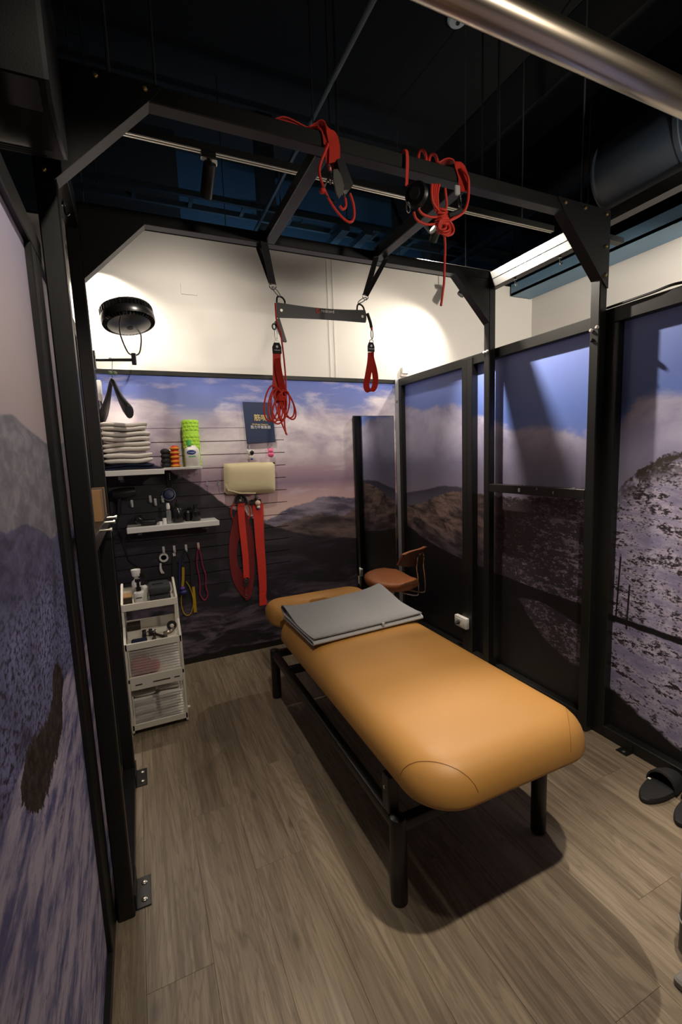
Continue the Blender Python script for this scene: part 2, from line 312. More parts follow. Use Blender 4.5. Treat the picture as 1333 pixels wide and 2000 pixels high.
# ------------------------------------------------------------------ mesh helper
class MB:
    def __init__(s): s.v = []; s.f = []
    def add(s, vs, fs):
        o = len(s.v); s.v += [Vector(q) for q in vs]; s.f += [[o+i for i in q] for q in fs]; return s
    def box(s, a, b):
        (x0, y0, z0), (x1, y1, z1) = a, b
        return s.add([(x0, y0, z0), (x1, y0, z0), (x1, y1, z0), (x0, y1, z0), (x0, y0, z1), (x1, y0, z1), (x1, y1, z1), (x0, y1, z1)],
                     [(0, 3, 2, 1), (4, 5, 6, 7), (0, 1, 5, 4), (1, 2, 6, 5), (2, 3, 7, 6), (3, 0, 4, 7)])
    def rbox(s, a, b, r=.003, seg=1, mat=None):
        bm = bmesh.new(); bmesh.ops.create_cube(bm, size=1)
        a, b = Vector(a), Vector(b); c = (a+b)/2; d = b-a
        for v in bm.verts: v.co = Vector((v.co.x*d.x, v.co.y*d.y, v.co.z*d.z))
        r = min(r, min(abs(q) for q in d)*.49)
        bmesh.ops.bevel(bm, geom=bm.edges[:], offset=r, segments=seg, affect='EDGES', profile=.5)
        bm.verts.ensure_lookup_table()
        vs = [(mat @ (v.co) if mat else v.co)+c for v in bm.verts]; fs = [[v.index for v in f.verts] for f in bm.faces]; bm.free()
        return s.add(vs, fs)
    def prism(s, poly, axis, lo, hi):       # 2-D polygon extruded along an axis ('x','y','z')
        def pt(p, t): return {'x': (t, p[0], p[1]), 'y': (p[0], t, p[1]), 'z': (p[0], p[1], t)}[axis]
        n = len(poly); vs = [pt(p, lo) for p in poly]+[pt(p, hi) for p in poly]
        fs = [list(range(n)), list(range(2*n-1, n-1, -1))]+[(i, i+n, (i+1) % n+n, (i+1) % n) for i in range(n)]
        return s.add(vs, fs)
    def rings(s, rr, cap0=True, cap1=True, closed=False):
        n = len(rr[0]); vs = [p for q in rr for p in q]; fs = []
        k = len(rr)
        for i in range(k if closed else k-1):
            j = (i+1) % k
            for a in range(n): fs.append((i*n+a, i*n+(a+1) % n, j*n+(a+1) % n, j*n+a))
        if not closed:
            if cap0: fs.append(list(range(n-1, -1, -1)))
            if cap1: fs.append([(k-1)*n+a for a in range(n)])
        return s.add(vs, fs)
    def tube(s, path, r, n=8, closed=False):
        path = [Vector(p) for p in path]; k = len(path); rr = []; up = None
        for i, p in enumerate(path):
            if closed: t = path[(i+1) % k]-path[i-1]
            else: t = path[min(i+1, k-1)]-path[max(i-1, 0)]
            t.normalize()
            if up is None:
                up = Vector((0, 0, 1)) if abs(t.z) < .9 else Vector((1, 0, 0))
            a = (up-t*up.dot(t)).normalized(); up = a; b = t.cross(a)
            ri = r[i] if isinstance(r, (list, tuple)) else r
            rr.append([p+ri*(math.cos(2*math.pi*q/n)*a+math.sin(2*math.pi*q/n)*b) for q in range(n)])
        return s.rings(rr, closed=closed)
    def cyl(s, a, b, r, n=16, r2=None): return s.tube([a, b], [r, r if r2 is None else r2], n)
    def lathe(s, c, prof, n=20, axis=None):      # prof: (radius, height) along axis (default z) from c
        c = Vector(c); ax = Vector(axis).normalized() if axis else Vector((0, 0, 1))
        a = ax.orthogonal().normalized(); b = ax.cross(a)
        return s.rings([[c+ax*h+max(r, 1e-4)*(math.cos(2*math.pi*q/n)*a+math.sin(2*math.pi*q/n)*b) for q in range(n)] for r, h in prof])
    def ribbon(s, path, wdir, w, t):             # flat strap; wdir: vector or list of vectors
        path = [Vector(p) for p in path]; k = len(path); rr = []
        for i, p in enumerate(path):
            tg = (path[min(i+1, k-1)]-path[max(i-1, 0)]).normalized()
            wd = Vector(wdir[i] if isinstance(wdir, list) else wdir); wd = (wd-tg*wd.dot(tg)).normalized()
            nn = tg.cross(wd); wi = w[i] if isinstance(w, list) else w
            rr.append([p+wd*wi/2+nn*t/2, p-wd*wi/2+nn*t/2, p-wd*wi/2-nn*t/2, p+wd*wi/2-nn*t/2])
        return s.rings(rr)
    def blob(s, c, rx, ry, rz, nu=16, nv=10, e=1.):
        rr = []
        sg = lambda q: math.copysign(abs(q)**e, q)
        for i in range(nv+1):
            ph = -math.pi/2+math.pi*i/nv; cc = sg(math.cos(ph)); zz = sg(math.sin(ph))
            rr.append([(c[0]+rx*max(cc, 1e-3)*sg(math.cos(2*math.pi*q/nu)), c[1]+ry*max(cc, 1e-3)*sg(math.sin(2*math.pi*q/nu)), c[2]+rz*zz) for q in range(nu)])
        return s.rings(rr)
    def slab(s, cx, cy, w, l, R, prof, n=10):    # rounded-rectangle slab, prof: list of (inset, z)
        rr = []
        for d, z in prof: rr.append(rrect(cx, cy, w-2*d, l-2*d, max(R-d, .004), z, n))
        return s.rings(rr)
    def xf(s, mat): s.v = [mat @ q for q in s.v]; return s
    def build(s, name, mat, parent=None, smooth=True, ang=35):
        me = bpy.data.meshes.new(name)
        o = bpy.data.objects.new(name, me); COL.objects.link(o)
        if parent is not None:
            org = wloc(parent); o.parent = parent
        else:
            xs = [q.x for q in s.v]; ys = [q.y for q in s.v]; zs = [q.z for q in s.v]
            org = Vector(((min(xs)+max(xs))/2, (min(ys)+max(ys))/2, min(zs))); o.location = org
        me.from_pydata([q-org for q in s.v], [], s.f)
        bm = bmesh.new(); bm.from_mesh(me); bmesh.ops.recalc_face_normals(bm, faces=bm.faces); bm.to_mesh(me); bm.free()
        if smooth:
            me.polygons.foreach_set('use_smooth', [True]*len(me.polygons)); me.set_sharp_from_angle(angle=math.radians(ang))
        me.materials.append(M[mat] if isinstance(mat, str) else mat)
        return o
def wloc(o):
    v = Vector(o.location)
    while o.parent: o = o.parent; v = v+Vector(o.location)
    return v
def rrect(cx, cy, w, l, R, z, n=10):
    R = min(R, w/2-.001, l/2-.001); pts = []
    for k, (sx, sy) in enumerate(((1, 1), (-1, 1), (-1, -1), (1, -1))):
        ox, oy = cx+sx*(w/2-R), cy+sy*(l/2-R)
        for i in range(n+1):
            a = math.pi/2*(k+i/n); pts.append((ox+R*math.cos(a), oy+R*math.sin(a), z))
        nx = ((1, 1), (-1, 1), (-1, -1), (1, -1))[(k+1) % 4]
    return pts
def spl(pts, n=8, closed=False):                # Catmull-Rom
    pts = [Vector(p) for p in pts]; k = len(pts); out = []
    for i in range(k if closed else k-1):
        g = (lambda j: pts[j % k]) if closed else (lambda j: pts[min(max(j, 0), k-1)])
        p0, p1, p2, p3 = g(i-1), g(i), g(i+1), g(i+2)
        for q in range(n):
            t = q/n
            out.append(.5*((2*p1)+(p2-p0)*t+(2*p0-5*p1+4*p2-p3)*t*t+(3*p1-p0-3*p2+p3)*t**3))
    if not closed: out.append(pts[-1])
    return out
def tag(o, label=None, cat=None, group=None, kind=None):
    for k, v in (('label', label), ('category', cat), ('group', group), ('kind', kind)):
        if v: o[k] = v
    return o
def T(name, loc, label=None, cat=None, group=None, kind=None):
    o = bpy.data.objects.new(name, None); COL.objects.link(o); o.location = loc; o.empty_display_size = .05
    return tag(o, label, cat, group, kind)
def text(s, size, mat, name, parent, origin, xdir, ydir, depth=.0006, align='CENTER'):
    cu = bpy.data.curves.new(name, 'FONT'); cu.body = s; cu.size = size; cu.extrude = depth; cu.align_x = align; cu.align_y = 'CENTER'
    tmp = bpy.data.objects.new('t', cu); COL.objects.link(tmp)
    dg = bpy.context.evaluated_depsgraph_get(); dg.update()
    me = bpy.data.meshes.new_from_object(tmp.evaluated_get(dg)); bpy.data.objects.remove(tmp)
    x = Vector(xdir).normalized(); y = Vector(ydir).normalized(); z = x.cross(y); org = wloc(parent)
    for v in me.vertices: v.co = Vector(origin)-org+x*v.co.x+y*v.co.y+z*v.co.z
    o = bpy.data.objects.new(name, me); COL.objects.link(o); o.parent = parent
    me.materials.clear(); me.materials.append(M[mat]); return o

# ================================================================== STRUCTURE
YB = 3.42            # back wall face
XL, XR = -.19, 2.09  # faces of the two partition frames
ZP = 2.122           # partition top
fl = T('floor', (1, 1.5, 0), kind='structure')
MB().box((-2.6, -2.4, -.09), (6.2, 8.2, -.012)).build('subfloor', 'joint', fl, False)
PW, PL = .187, 1.22; seen = {}
xs0 = -.19-.02
i = 0; x = -.29
while x < 2.3:
    st = ((.43, .03, .64, .28, .82)[i % 5])-1.22*1
    y = st
    while y < YB:
        a, b = max(y, -.7), min(y+PL, YB+.02)
        if b-a > .05:
            key = (round(b-a, 3)); g = .0003
            if key not in seen:
                mb = MB().rbox((-PW/2+g, g, -.011), (PW/2-g, b-a-g, 0), .0004)
                o = mb.build('plank', 'plank', fl, False)
                me = o.data
                sh = Vector((1, 1.5, 0))
                for v in me.vertices: v.co += sh
                seen[key] = me
            else:
                o = bpy.data.objects.new('plank', seen[key]); COL.objects.link(o); o.parent = fl
            o.location = (x+PW/2-1, a-1.5, 0)
        y += PL
    x += PW; i += 1

cl = MB().box((-2.6, -2.4, 4.75), (6.2, 8.2, 4.85)).build('ceiling', 'ceiling_black', None, False); tag(cl, kind='structure')
# white back wall and the white wall of the neighbouring bay
wb = T('wall_back', (1, YB, 0), kind='structure')
MB().box((-1.7, YB, 0), (3.75, YB+.1, 3.02)).build('plaster', 'white_wall', wb, False)
MB().box((-1.7, YB-.004, 3.02), (3.75, YB+.104, 3.035)).build('coping', 'black_metal', wb, False)
wr = T('wall_far_right', (3.65, 1, 0), kind='structure')
MB().box((3.65, -2.4, 0), (3.75, YB, 3.03)).build('plaster', 'white_wall', wr, False)
MB().box((3.646, -2.4, 3.03), (3.754, YB, 3.05)).build('coping', 'black_metal', wr, False)
o = MB().box((-2.6, 5.4, 0), (6.2, 5.5, 4.75)).build('wall_hall', 'hall_blue', None, False); tag(o, kind='structure')
o = MB().box((-2.6, -2.4, 0), (-2.5, 8.2, 4.75)).build('wall_far_left', 'ceiling_black', None, False); tag(o, kind='structure')
o = MB().box((6.1, -2.4, 0), (6.2, 8.2, 4.75)).build('wall_hall_right', 'ceiling_black', None, False); tag(o, kind='structure')
# black bulkhead that hides the left part of the navy hall wall
o = MB().box((-2.4, 5.1, 2.6), (.62, 5.39, 4.75)).build('wall_bulkhead', 'ceiling_black', None, False); tag(o, kind='structure')

# ---- printed back panelling with its trim
mp = T('wall_back_mural', (1, YB-.02, 0), kind='structure')
MB().box((1.055, YB-.022, .045), (2.13, YB-.002, 2.085)).build('mural_panel', 'mural_back', mp, False)
MB().box((-.19, YB-.022, 1.73), (1.055, YB-.002, 2.085)).build('mural_panel', 'mural_back', mp, False)
MB().box((-.19, YB-.022, .045), (1.055, YB-.002, .575)).build('mural_panel', 'mural_back', mp, False)
MB().box((-.19, YB-.010, .575), (1.055, YB-.002, 1.73)).build('slat_backing', simple('reddish_groove', (.13, .05, .045), .7, 0, .2, 20), mp, False)
z = .575
k = 0
while z < 1.729:      # slats between the grooves of the accessory wall
    z1 = min(z+.0962, 1.73)
    MB().box((-.19, YB-.024, z+.0027), (1.055, YB-.008, z1-.0027)).build('slat', 'mural_back', mp, False)
    z = z1
o = MB().box((-.19, YB-.03, 0), (2.13, YB-.001, .045)).build('baseboard_back', 'black_metal', None, False); tag(o, kind='structure')
o = MB().rbox((-.19, YB-.03, 2.085), (2.13, YB-.001, ZP-.006), .002).build('trim_1', 'black_metal', None, False); tag(o, kind='structure')

# ---- right partition: black box-section frame with printed boards
rp = T('wall_right', (XR+.03, 1.7, 0), kind='structure')
D = .05
def bar(par, nm, a, b, r=.003): return MB().rbox(a, b, r).build(nm, 'black_metal', par, True)
bar(rp, 'top_rail', (XR, 1.56, ZP-.06), (XR+D, YB-.03, ZP)); bar(rp, 'top_rail', (XR-.004, -.3, ZP-.056), (XR+D, 1.56, ZP+.012))
bar(rp, 'bottom_rail', (XR, 1.56, 0), (XR+D, YB-.03, .06)); bar(rp, 'bottom_rail', (XR-.004, -.3, 0), (XR+D, 1.445, .06))
bar(rp, 'stile', (XR, YB-.075, .06), (XR+D, YB-.03, ZP-.06))
bar(rp, 'stile', (XR-.012, 2.496, .06), (XR+D, 2.548, ZP-.01)); bar(rp, 'stile', (XR-.012, 2.443, .06), (XR+D, 2.495, ZP-.01))
bar(rp, 'stile', (XR-.004, 1.445, .0), (XR+D, 1.56, ZP-.056)); bar(rp, 'stile', (XR, -.3, .06), (XR+D, -.2, ZP-.056))
for a, b in ((2.546, YB-.07), (1.56, 2.445), (-.2, 1.447)):
    MB().box((2.128, a, .05), (2.138, b, ZP-.05)).build('mural_panel', 'mural_right', rp, False)
for a in (2.07, 2.048):      # two dark screw holes at the top of the stile
    MB().cyl((XR-.0135, 2.52, a), (XR-.009, 2.52, a), .006, 10).build('screw', 'black_rubber', rp)
MB().cyl((XR-.012, 2.515, 1.4), (XR-.0115, 2.515, 1.4), .001, 6).build('screw', 'black_rubber', rp)
MB().tube(spl([(XR-.012, 1.5, ZP+.016), (XR-.01, 1.3, ZP+.02), (XR-.005, 1.22, ZP+.026), (XR, 1.1, ZP+.02), (XR, .6, ZP+.018)], 6), .006, 6).build('cable', 'black_rubber', rp)
MB().box((XR-.05, 1.29, 0), (XR-.004, 1.345, .004)).box((XR-.008, 1.29, 0), (XR-.004, 1.345, .04)).build('floor_bracket', 'black_metal', rp, False)
MB().lathe((XR-.03, 1.317, .004), [(.008, 0), (.008, .002), (.004, .004), (0, .004)], 10).build('screw', 'steel', rp)
# bright metal angle that joins back wall and right partition, with a catch
MB().rbox((2.058, YB-.036, .02), (2.09, YB-.028, ZP), .001).build('corner_angle', simple('brushed_aluminium', (.62, .62, .66), .38, .6), rp, False)
MB().rbox((2.06, YB-.046, 1.93), (2.075, YB-.036, 1.945), .002).build('catch', 'steel', rp, False)

# ---- left partition
lp = T('wall_left', (XL-.03, 1.7, 0), kind='structure')
bar(lp, 'top_rail', (XL-D, -.6, ZP-.075), (XL, YB-.02, ZP-.012)); bar(lp, 'bottom_rail', (XL-D, -.6, 0), (XL, YB-.02, .05))
bar(lp, 'stile', (XL-D, 1.375, .05), (XL, 1.435, ZP-.075)); bar(lp, 'stile', (XL-D, 1.437, .05), (XL, 1.50, ZP-.075))
bar(lp, 'stile', (XL-D, -.6, .05), (XL, -.5, ZP-.075)); bar(lp, 'stile', (XL-D, 2.3, .05), (XL, 2.4, ZP-.075)); bar(lp, 'stile', (XL-D, YB-.07, .05), (XL, YB-.03, ZP-.075))
MB().box((XL-.028, -.52, .04), (XL-.015, 1.39, ZP-.06)).build('mural_panel', 'mural_left', lp, False)
MB().box((XL-.028, 1.48, .04), (XL-.015, 2.32, ZP-.06)).build('mural_panel', 'mural_left', lp, False)
MB().box((XL-.028, 2.38, .04), (XL-.015, YB-.05, ZP-.06)).build('mural_panel', 'mural_left', lp, False)

# ================================================================== SUSPENSION FRAME
YF0, YF1, YR0, YR1 = 1.507, 1.557, 2.235, 2.285
XA0, XA1, XB0, XB1 = -.184, -.132, 2.037, 2.087
ZB0, ZB1 = 2.52, 2.57
fr = T('suspension_frame', (.95, 1.9, 0), 'large black steel therapy frame with four posts straddling the treatment table', 'frame')
for (x0, x1) in ((XA0, XA1), (XB0, XB1)):
    for (y0, y1) in ((YF0, YF1), (YR0, YR1)):
        bar(fr, 'post', (x0, y0, 0), (x1, y1, ZB1), .004)
    rl = bar(fr, 'side_rail', (x0+.001, YF1, 2.512), (x1-.001, YR0, 2.56), .002); bar(fr, 'side_rail', (x0+.001, YF1, 2.463), (x1-.001, YR0, 2.5105), .002)
    bar(fr, 'mid_rail', (x0+.001, YF1, 1.232), (x1-.001, YR0, 1.282), .002)
    for y in (1.75, 2.05):    # small bright hooks under the side rails
        sx = x0+.02
        MB().tube(spl([(sx, y, 2.463), (sx, y, 2.44), (sx+.004, y, 2.425), (sx+.012, y, 2.425), (sx+.014, y, 2.435)], 4), .003, 6).lathe((sx, y, 2.455), [(.008, 0), (.008, .008)], 8).build('hook', 'chrome', fr)
bar(fr, 'base_rail', (XA0, YF1, 0), (XA1, YR0, .06), .003)
fb = bar(fr, 'front_beam', (XA1, YF0, ZB0), (XB0, YF1, ZB1), .003); bar(fr, 'rear_beam', (XA1, YR0, ZB0), (XB0, YR1, ZB1), .003)
for x in (.648, 1.238): bar(fr, 'cross_bar', (x, YF1, ZB0), (x+.05, YR0, ZB1), .003)
def gusset(sx, Y0, front):
    x_out, x_in = (XA0, XA1) if sx > 0 else (XB1, XB0)
    hyp = [(x_in, ZB0), (x_in+sx*.252, ZB0), (x_in, ZB0-.252)]
    g = MB().prism(hyp, 'y', Y0+.0005, Y0+.0495).build('gusset', 'black_metal', fr, False)
    yp = Y0-.0035 if front else Y0+.05
    pl = [(x_out, ZB1-.002), (x_out+sx*.337, ZB1-.002), (x_out, ZB1-.341)]
    MB().prism([pl[0], pl[1], (pl[1][0]-sx*.0, pl[1][1]-.008), (x_in+sx*.252, ZB0), (x_in, ZB0-.252), (x_out+sx*.008, pl[2][1]), pl[2]], 'y', yp, yp+.0035).build('gusset_plate', 'black_metal', g, False)
    dy = -1 if front else 1
    yb = yp if front else yp+.0035
    for bx, bz in ((.030, 2.548), (.171, 2.55), (.295, 2.55), (.026, 2.41), (.024, 2.285)):
        c = (x_out+sx*bx, yb, bz)
        MB().lathe(c, [(.0085, 0), (.0085, .002), (.006, .0055), (.0025, .0065), (.0023, .003), (0, .003)], 10, (0, dy, 0)).build('bolt', 'brass', g)
for sx in (1, -1): gusset(sx, YF0, True); gusset(sx, YR0, False)
for y in (1.59, 2.225):       # foot plates on the left
    f = MB().rbox((XA1, y-.062, 0), (XA1+.05, y+.062, .005), .001).rbox((XA1, y-.062, 0), (XA1+.005, y+.062, .06), .001).build('foot_plate', 'black_metal', fr, False)
    for q in (-.034, .034): MB().lathe((XA1+.029, y+q, .005), [(.0105, 0), (.01, .003), (.006, .0055), (.002, .006), (0, .006)], 12).build('screw', 'steel', f)
for x, y, z in ((XB0, 1.545, 2.045), (XB0, 1.515, 2.052), (XB0, 2.275, 2.1), (XB0, 2.25, 2.102), (XB0, 1.54, 2.0)):
    MB().lathe((x, y, z), [(.009, 0), (.009, .006), (.005, .012), (0, .012)], 10, (-1, 0, 0)).build('screw_cap', 'white_plastic' if z > 2.03 else 'black_rubber', fr)
# clips and bits on the right mid rail
for y, z, s_, mt in ((1.98, 1.257, .011, 'white_plastic'), (1.85, 1.27, .006, 'steel'), (1.74, 1.255, .007, 'steel')):
    MB().rbox((XB0-.006, y-s_*.6, z-s_), (XB0, y+s_*.6, z+s_), .001).build('clip', mt, fr, False)
for y, z in ((1.95, 1.288), (1.62, 1.283)):
    MB().rbox((XB0-.001, y-.01, z-.006), (XB0+.008, y+.01, z+.006), .001).build('clip', 'clear', fr, False)
for y in (1.72, 1.95, 2.12):   # peg screws along the left mid rail
    MB().cyl((XA1-.002, y, 1.275), (XA1+.03, y, 1.275), .004, 8).lathe((XA1+.03, y, 1.275), [(.007, 0), (.007, .006), (0, .006)], 8, (1, 0, 0)).build('peg_screw', 'steel', fr)
# short dark bar sticking out above the partition at the right gusset
bar(fr, 'stub_rail', (2.09, 1.60, 2.505), (2.33, 1.64, 2.53), .002)

cb = T('cardboard_box', (-.158, 2.03, 1.282), 'small brown cardboard box with grey tape on the left mid rail', 'box')
MB().rbox((-.183, 1.93, 1.282), (-.137, 2.21, 1.40), .001).build('carton', 'cardboard', cb, False)
MB().box((-.1365, 2.05, 1.282), (-.1355, 2.11, 1.40)).box((-.183, 2.05, 1.4), (-.136, 2.11, 1.401)).build('tape', simple('grey_tape', (.1, .1, .1), .4, 0, .1, 20), cb, False)

# ================================================================== LAMPS
def spot(nm, loc, aim, power, ang, blend=.8, rad=.03, col=(1, .86, .7)):
    l = bpy.data.lights.new(nm, 'SPOT'); l.energy = power; l.spot_size = math.radians(ang); l.spot_blend = blend
    l.shadow_soft_size = rad; l.color = col
    o = bpy.data.objects.new(nm, l); COL.objects.link(o); o.location = loc
    o.rotation_euler = (Vector(aim)-Vector(loc)).to_track_quat('-Z', 'Y').to_euler(); return o
def track(nm, a, b, label, cat='track'):
    t = T(nm, a, label, cat); a, b = Vector(a), Vector(b)
    mb = MB(); d = (b-a)
    if abs(d.x) > abs(d.y): mb.box((a.x, a.y-.018, a.z), (b.x, a.y+.018, a.z+.034))
    else: mb.box((a.x-.018, a.y, a.z), (a.x+.018, b.y, a.z+.034))
    mb.build('channel', 'black_metal', t, False)
    for q in (-.009, .009):
        m2 = MB()
        if abs(d.x) > abs(d.y): m2.box((a.x, a.y+q-.0025, a.z-.0015), (b.x, a.y+q+.0025, a.z))
        else: m2.box((a.x+q-.0025, a.y, a.z-.0015), (a.x+q+.0025, b.y, a.z))
        m2.build('conductor', 'track_line', t, False)
    for s_ in (.08, .5, .92):
        p = a+d*s_; MB().cyl(p+Vector((0, 0, .03)), (p.x, p.y, 4.75), .004, 6).build('hanger_rod', 'rod', t)
    return t
def head(root, aim, power, ang, label, blend=.8, rad=.03, L=.15, col=(1, .89, .76), r=.03, hot=0):
    root = Vector(root); aim = Vector(aim)
    t = T('track_spotlight', root, label, 'spotlight', 'spotlights on the tracks')
    MB().rbox(root+Vector((-.035, -.017, -.03)), root+Vector((.035, .017, 0)), .003).cyl(root+Vector((0, 0, -.03)), root+Vector((0, 0, -.06)), .009, 10).build('adapter', 'black_plastic', t, True)
    MB().rbox(root+Vector((.012, -.012, -.05)), root+Vector((.04, .012, -.028)), .003).build('dial', 'white_plastic', t, True)
    pv = root+Vector((0, 0, -.075)); d = (aim-pv).normalized()
    a, b = pv-d*.03, pv+d*(L-.03)
    MB().lathe(a, [(.004, 0), (r*.93, 0), (r, .006), (r, L), (r*.86, L), (r*.8, L-.02), (.002, L-.024)], 24, d).build('barrel', 'black_metal', t)
    e = N('lamp_lens_'+nm_id()); e.done((.9, .85, .75), .3, 0, Emission_Color=(*col, 1.), Emission_Strength=4.); 
    MB().lathe(b-d*.022, [(.001, 0), (r*.8, 0), (r*.8, .002), (.001, .002)], 20, d).build('lens', e.m, t)
    l = spot('lamp_light', b+d*.004-wloc(t), (0, 0, 0), power, ang, blend, rad, col)
    l.rotation_euler = d.to_track_quat('-Z', 'Y').to_euler(); l.parent = t
    if hot:
        l = spot('lamp_beam', b+d*.004-wloc(t), (0, 0, 0), hot, 52, 1., rad, col); l.rotation_euler = d.to_track_quat('-Z', 'Y').to_euler(); l.parent = t
    return t
_c = [0]
def nm_id(): _c[0] += 1; return str(_c[0])
TZ = 2.965
track('lighting_track', (-.75, 2.4, TZ), (2.74, 2.4, TZ), 'long black lighting track hung above the therapy frame')
head((.44, 2.4, TZ), (.35, 3.42, 2.05), POWER['back_left'], 120, 'black track spotlight aimed at the towel shelf corner', 1.)
pc1 = P(172, 478, 3.29)
head(pc1+Vector((0, 0, .075)), (.0, 3.42, 1.72), POWER['corner_left'], 128, 'small spotlight hidden behind the rear left gusset', 1., .03, .1)
pc2 = P(910, 562, 3.08)
head(pc2+Vector((0, 0, .075)), (1.88, 3.42, 1.85), POWER['corner_right'], 128, 'small spotlight hidden behind the rear right gusset', 1., .03, .1)
for q in (pc1, pc2): tag(MB().cyl((q.x, q.y, q.z+.076), (q.x, q.y, 4.75), .004, 6).build('pendant_rod', 'rod'), 'thin rod carrying the small spotlight behind the rear '+('left' if q.x < 1 else 'right')+' gusset', 'rod')
head((1.80, 2.4, TZ), (1.85, 3.42, 1.95), POWER['back_right'], 120, 'black track spotlight behind the knotted red rope, aimed at the mirror corner', 1.)
head((1.67, 2.4, TZ), (2.13, 1.62, 1.65), POWER['right_flood'], 112, 'black track spotlight behind the knotted red rope, aimed at the right partition', .7, .015)
track('lighting_track', (-.75, 3.05, 3.25), (-.02, 3.05, 3.25), 'short lighting track at far left above the white back wall')
track('lighting_track', (.1, .42, 3.0), (1.9, .42, 3.0), 'lighting track above the foot end of the treatment table, in front of the frame')
head((.95, .42, 3.0), (1.75, .8, 0), POWER['bed'], 76, 'track spotlight in front of the frame shining on the treatment table', .7, .03)
head((.35, .42, 3.0), (-.12, 1.75, .8), POWER['left'], 74, 'track spotlight in front of the frame shining on the left mural', .9, .04)
track('lighting_track', (.4, -.75, 2.5), (2., -.75, 2.5), 'added, unseen lighting track behind the viewer that carries the fill spotlight')  # added out-of-view carrier for the fill spot
head((1.75, -.75, 2.5), (1.15, 1.6, 2.15), POWER['entry_fill'], 58, 'added, unseen fill spotlight behind the viewer shining at the front beam', .9, .05)  # added fill behind the camera, brightens the ropes and front beam
track('lighting_track', (2.6, -.6, 2.5), (2.6, .7, 2.5), 'lighting track in the neighbouring bay at right')
head((2.6, .5, 2.5), (3.65, 2.3, 2.75), POWER['side'], 110, 'track spotlight in the neighbouring bay at right', .8, .05)
hl = T('hall_fill_batten', (1.8, 4.3, 2.9), 'added, unseen batten fill light in the hall beyond the back wall', 'light')  # added lamp hidden behind the back wall, brightens the blue hall wall
for x in (.9, 2.7): MB().cyl((x, 4.3, 2.92), (x, 4.3, 4.75), .004, 6).build('hanger_rod', 'rod', hl)
MB().box((.6, 4.26, 2.9), (3., 4.34, 2.94)).build('body', 'white_plastic', hl, False)
e = N('fill_batten_diffuser'); e.done((.8, .85, .9), .4, 0, Emission_Color=(.75, .88, 1., 1.), Emission_Strength=6.)
MB().box((.62, 4.27, 2.94), (2.98, 4.33, 2.96)).build('diffuser', e.m, hl, False)
la = bpy.data.lights.new('hall_fill_light', 'AREA'); la.shape = 'RECTANGLE'; la.size = 2.3; la.size_y = .05; la.energy = POWER['hall']; la.color = (.6, .8, 1.)
o = bpy.data.objects.new('hall_fill_light', la); COL.objects.link(o); o.parent = hl; o.location = (0, .06, .03); o.rotation_euler = (math.radians(100), 0, 0)

# ================================================================== CEILING SERVICES
def one(mb, nm, mat, label, cat, group=None, smooth=True, ang=35):
    return tag(mb.build(nm, mat, None, smooth, ang), label, cat, group)
# stainless pipe crossing the top right corner
pp = T('stainless_pipe', (1.6, 1.0, 2.56), 'brushed stainless steel pipe crossing the top right corner', 'pipe')
MB().cyl((.3, 1., 2.603), (2.9, 1., 2.603), .043, 40).build('pipe_run', 'stainless', pp)
for x in (.5, 2.6):
    MB().cyl((x, 1., 2.64), (x, 1., 4.75), .004, 6).tube([(x, 1.+.046*math.cos(a*math.pi/10), 2.603+.046*math.sin(a*math.pi/10)) for a in range(20)], .003, 6, True).build('pipe_hanger', 'rod', pp)
# smoke detectors
_d = PZ(895, 42, 4.70)
for (x, y, r, l) in ((_d.x, _d.y, .078, 'round grey smoke detector on the dark ceiling left of the steel pipe'), (3.73, 2.36, .13, 'large dark round ceiling fitting above the steel pipe at right')):
    t = T('smoke_detector', (x, y, 4.68), l, 'detector')
    MB().lathe((x, y, 4.75), [(r*.9, 0), (r, -.015), (r, -.03), (r*.8, -.05), (r*.3, -.055), (0, -.055)], 24).build('base', 'rod' if r > .1 else simple('grey_plastic', (.6, .66, .66), .6), t)
    MB().lathe((x, y, 4.695), [(r*.18, 0), (r*.18, -.012), (0, -.012)], 12).build('sensor', 'rod' if r < .1 else 'track_line', t)
# round blue-grey air duct over the neighbouring bay
dt = T('air_duct', (3.2, 1.2, 3.0), 'large dark blue-grey round air duct above the white wall at right', 'duct')
MB().lathe((3.22, 2.3, 3.33), [(.0, 0), (.25, 0), (.262, -.02), (.25, -.03), (.25, -4.6)], 40, (0, 1, 0)).build('duct_run', 'duct_blue', dt)
for y in (1.75, .6):
    MB().lathe((3.22, y, 3.33), [(.252, 0), (.258, .004), (.258, .03), (.252, .034)], 40, (0, 1, 0)).build('duct_joint', 'duct_blue', dt)
one(MB().box((3.02, -1.5, 2.985), (3.1, 3.4, 3.06)), 'ceiling_beam', 'black_metal', 'straight black steel beam under the round air duct', 'beam')
one(MB().box((3.36, -1.5, 2.93), (3.62, 3.4, 2.95)).box((3.36, -1.5, 2.93), (3.37, 3.4, 3.03)), 'cable_channel', 'channel_blue', 'pale blue flat channel along the top of the white wall at right', 'channel')
q = PZ(1085, 392, 3.62)
one(MB().box((q.x, -.5, 3.62), (q.x+.05, 5.39, 3.67)), 'ceiling_conduit', 'duct_blue', 'slim blue-grey conduit running into the depth left of the air duct', 'conduit')
q = PZ(1100, 235, 4.35)
one(MB().box((q.x-.4, .5, 4.35), (q.x, 5.39, 4.74)), 'ceiling_girder', 'ceiling_black', 'wide dark ceiling girder behind the steel pipe', 'girder')
one(MB().cyl((1.19, .3, 3.6), (1.19, 5.39, 3.6), .016, 10), 'ceiling_conduit', 'blue_conduit', 'thin pale blue conduit running diagonally above the red looped strap', 'conduit')
one(MB().box((1.30, 4.55, 2.6), (1.46, 4.70, 4.75)), 'hall_column', 'ceiling_black', 'slim black column standing in the hall behind the left cross bar', 'column')
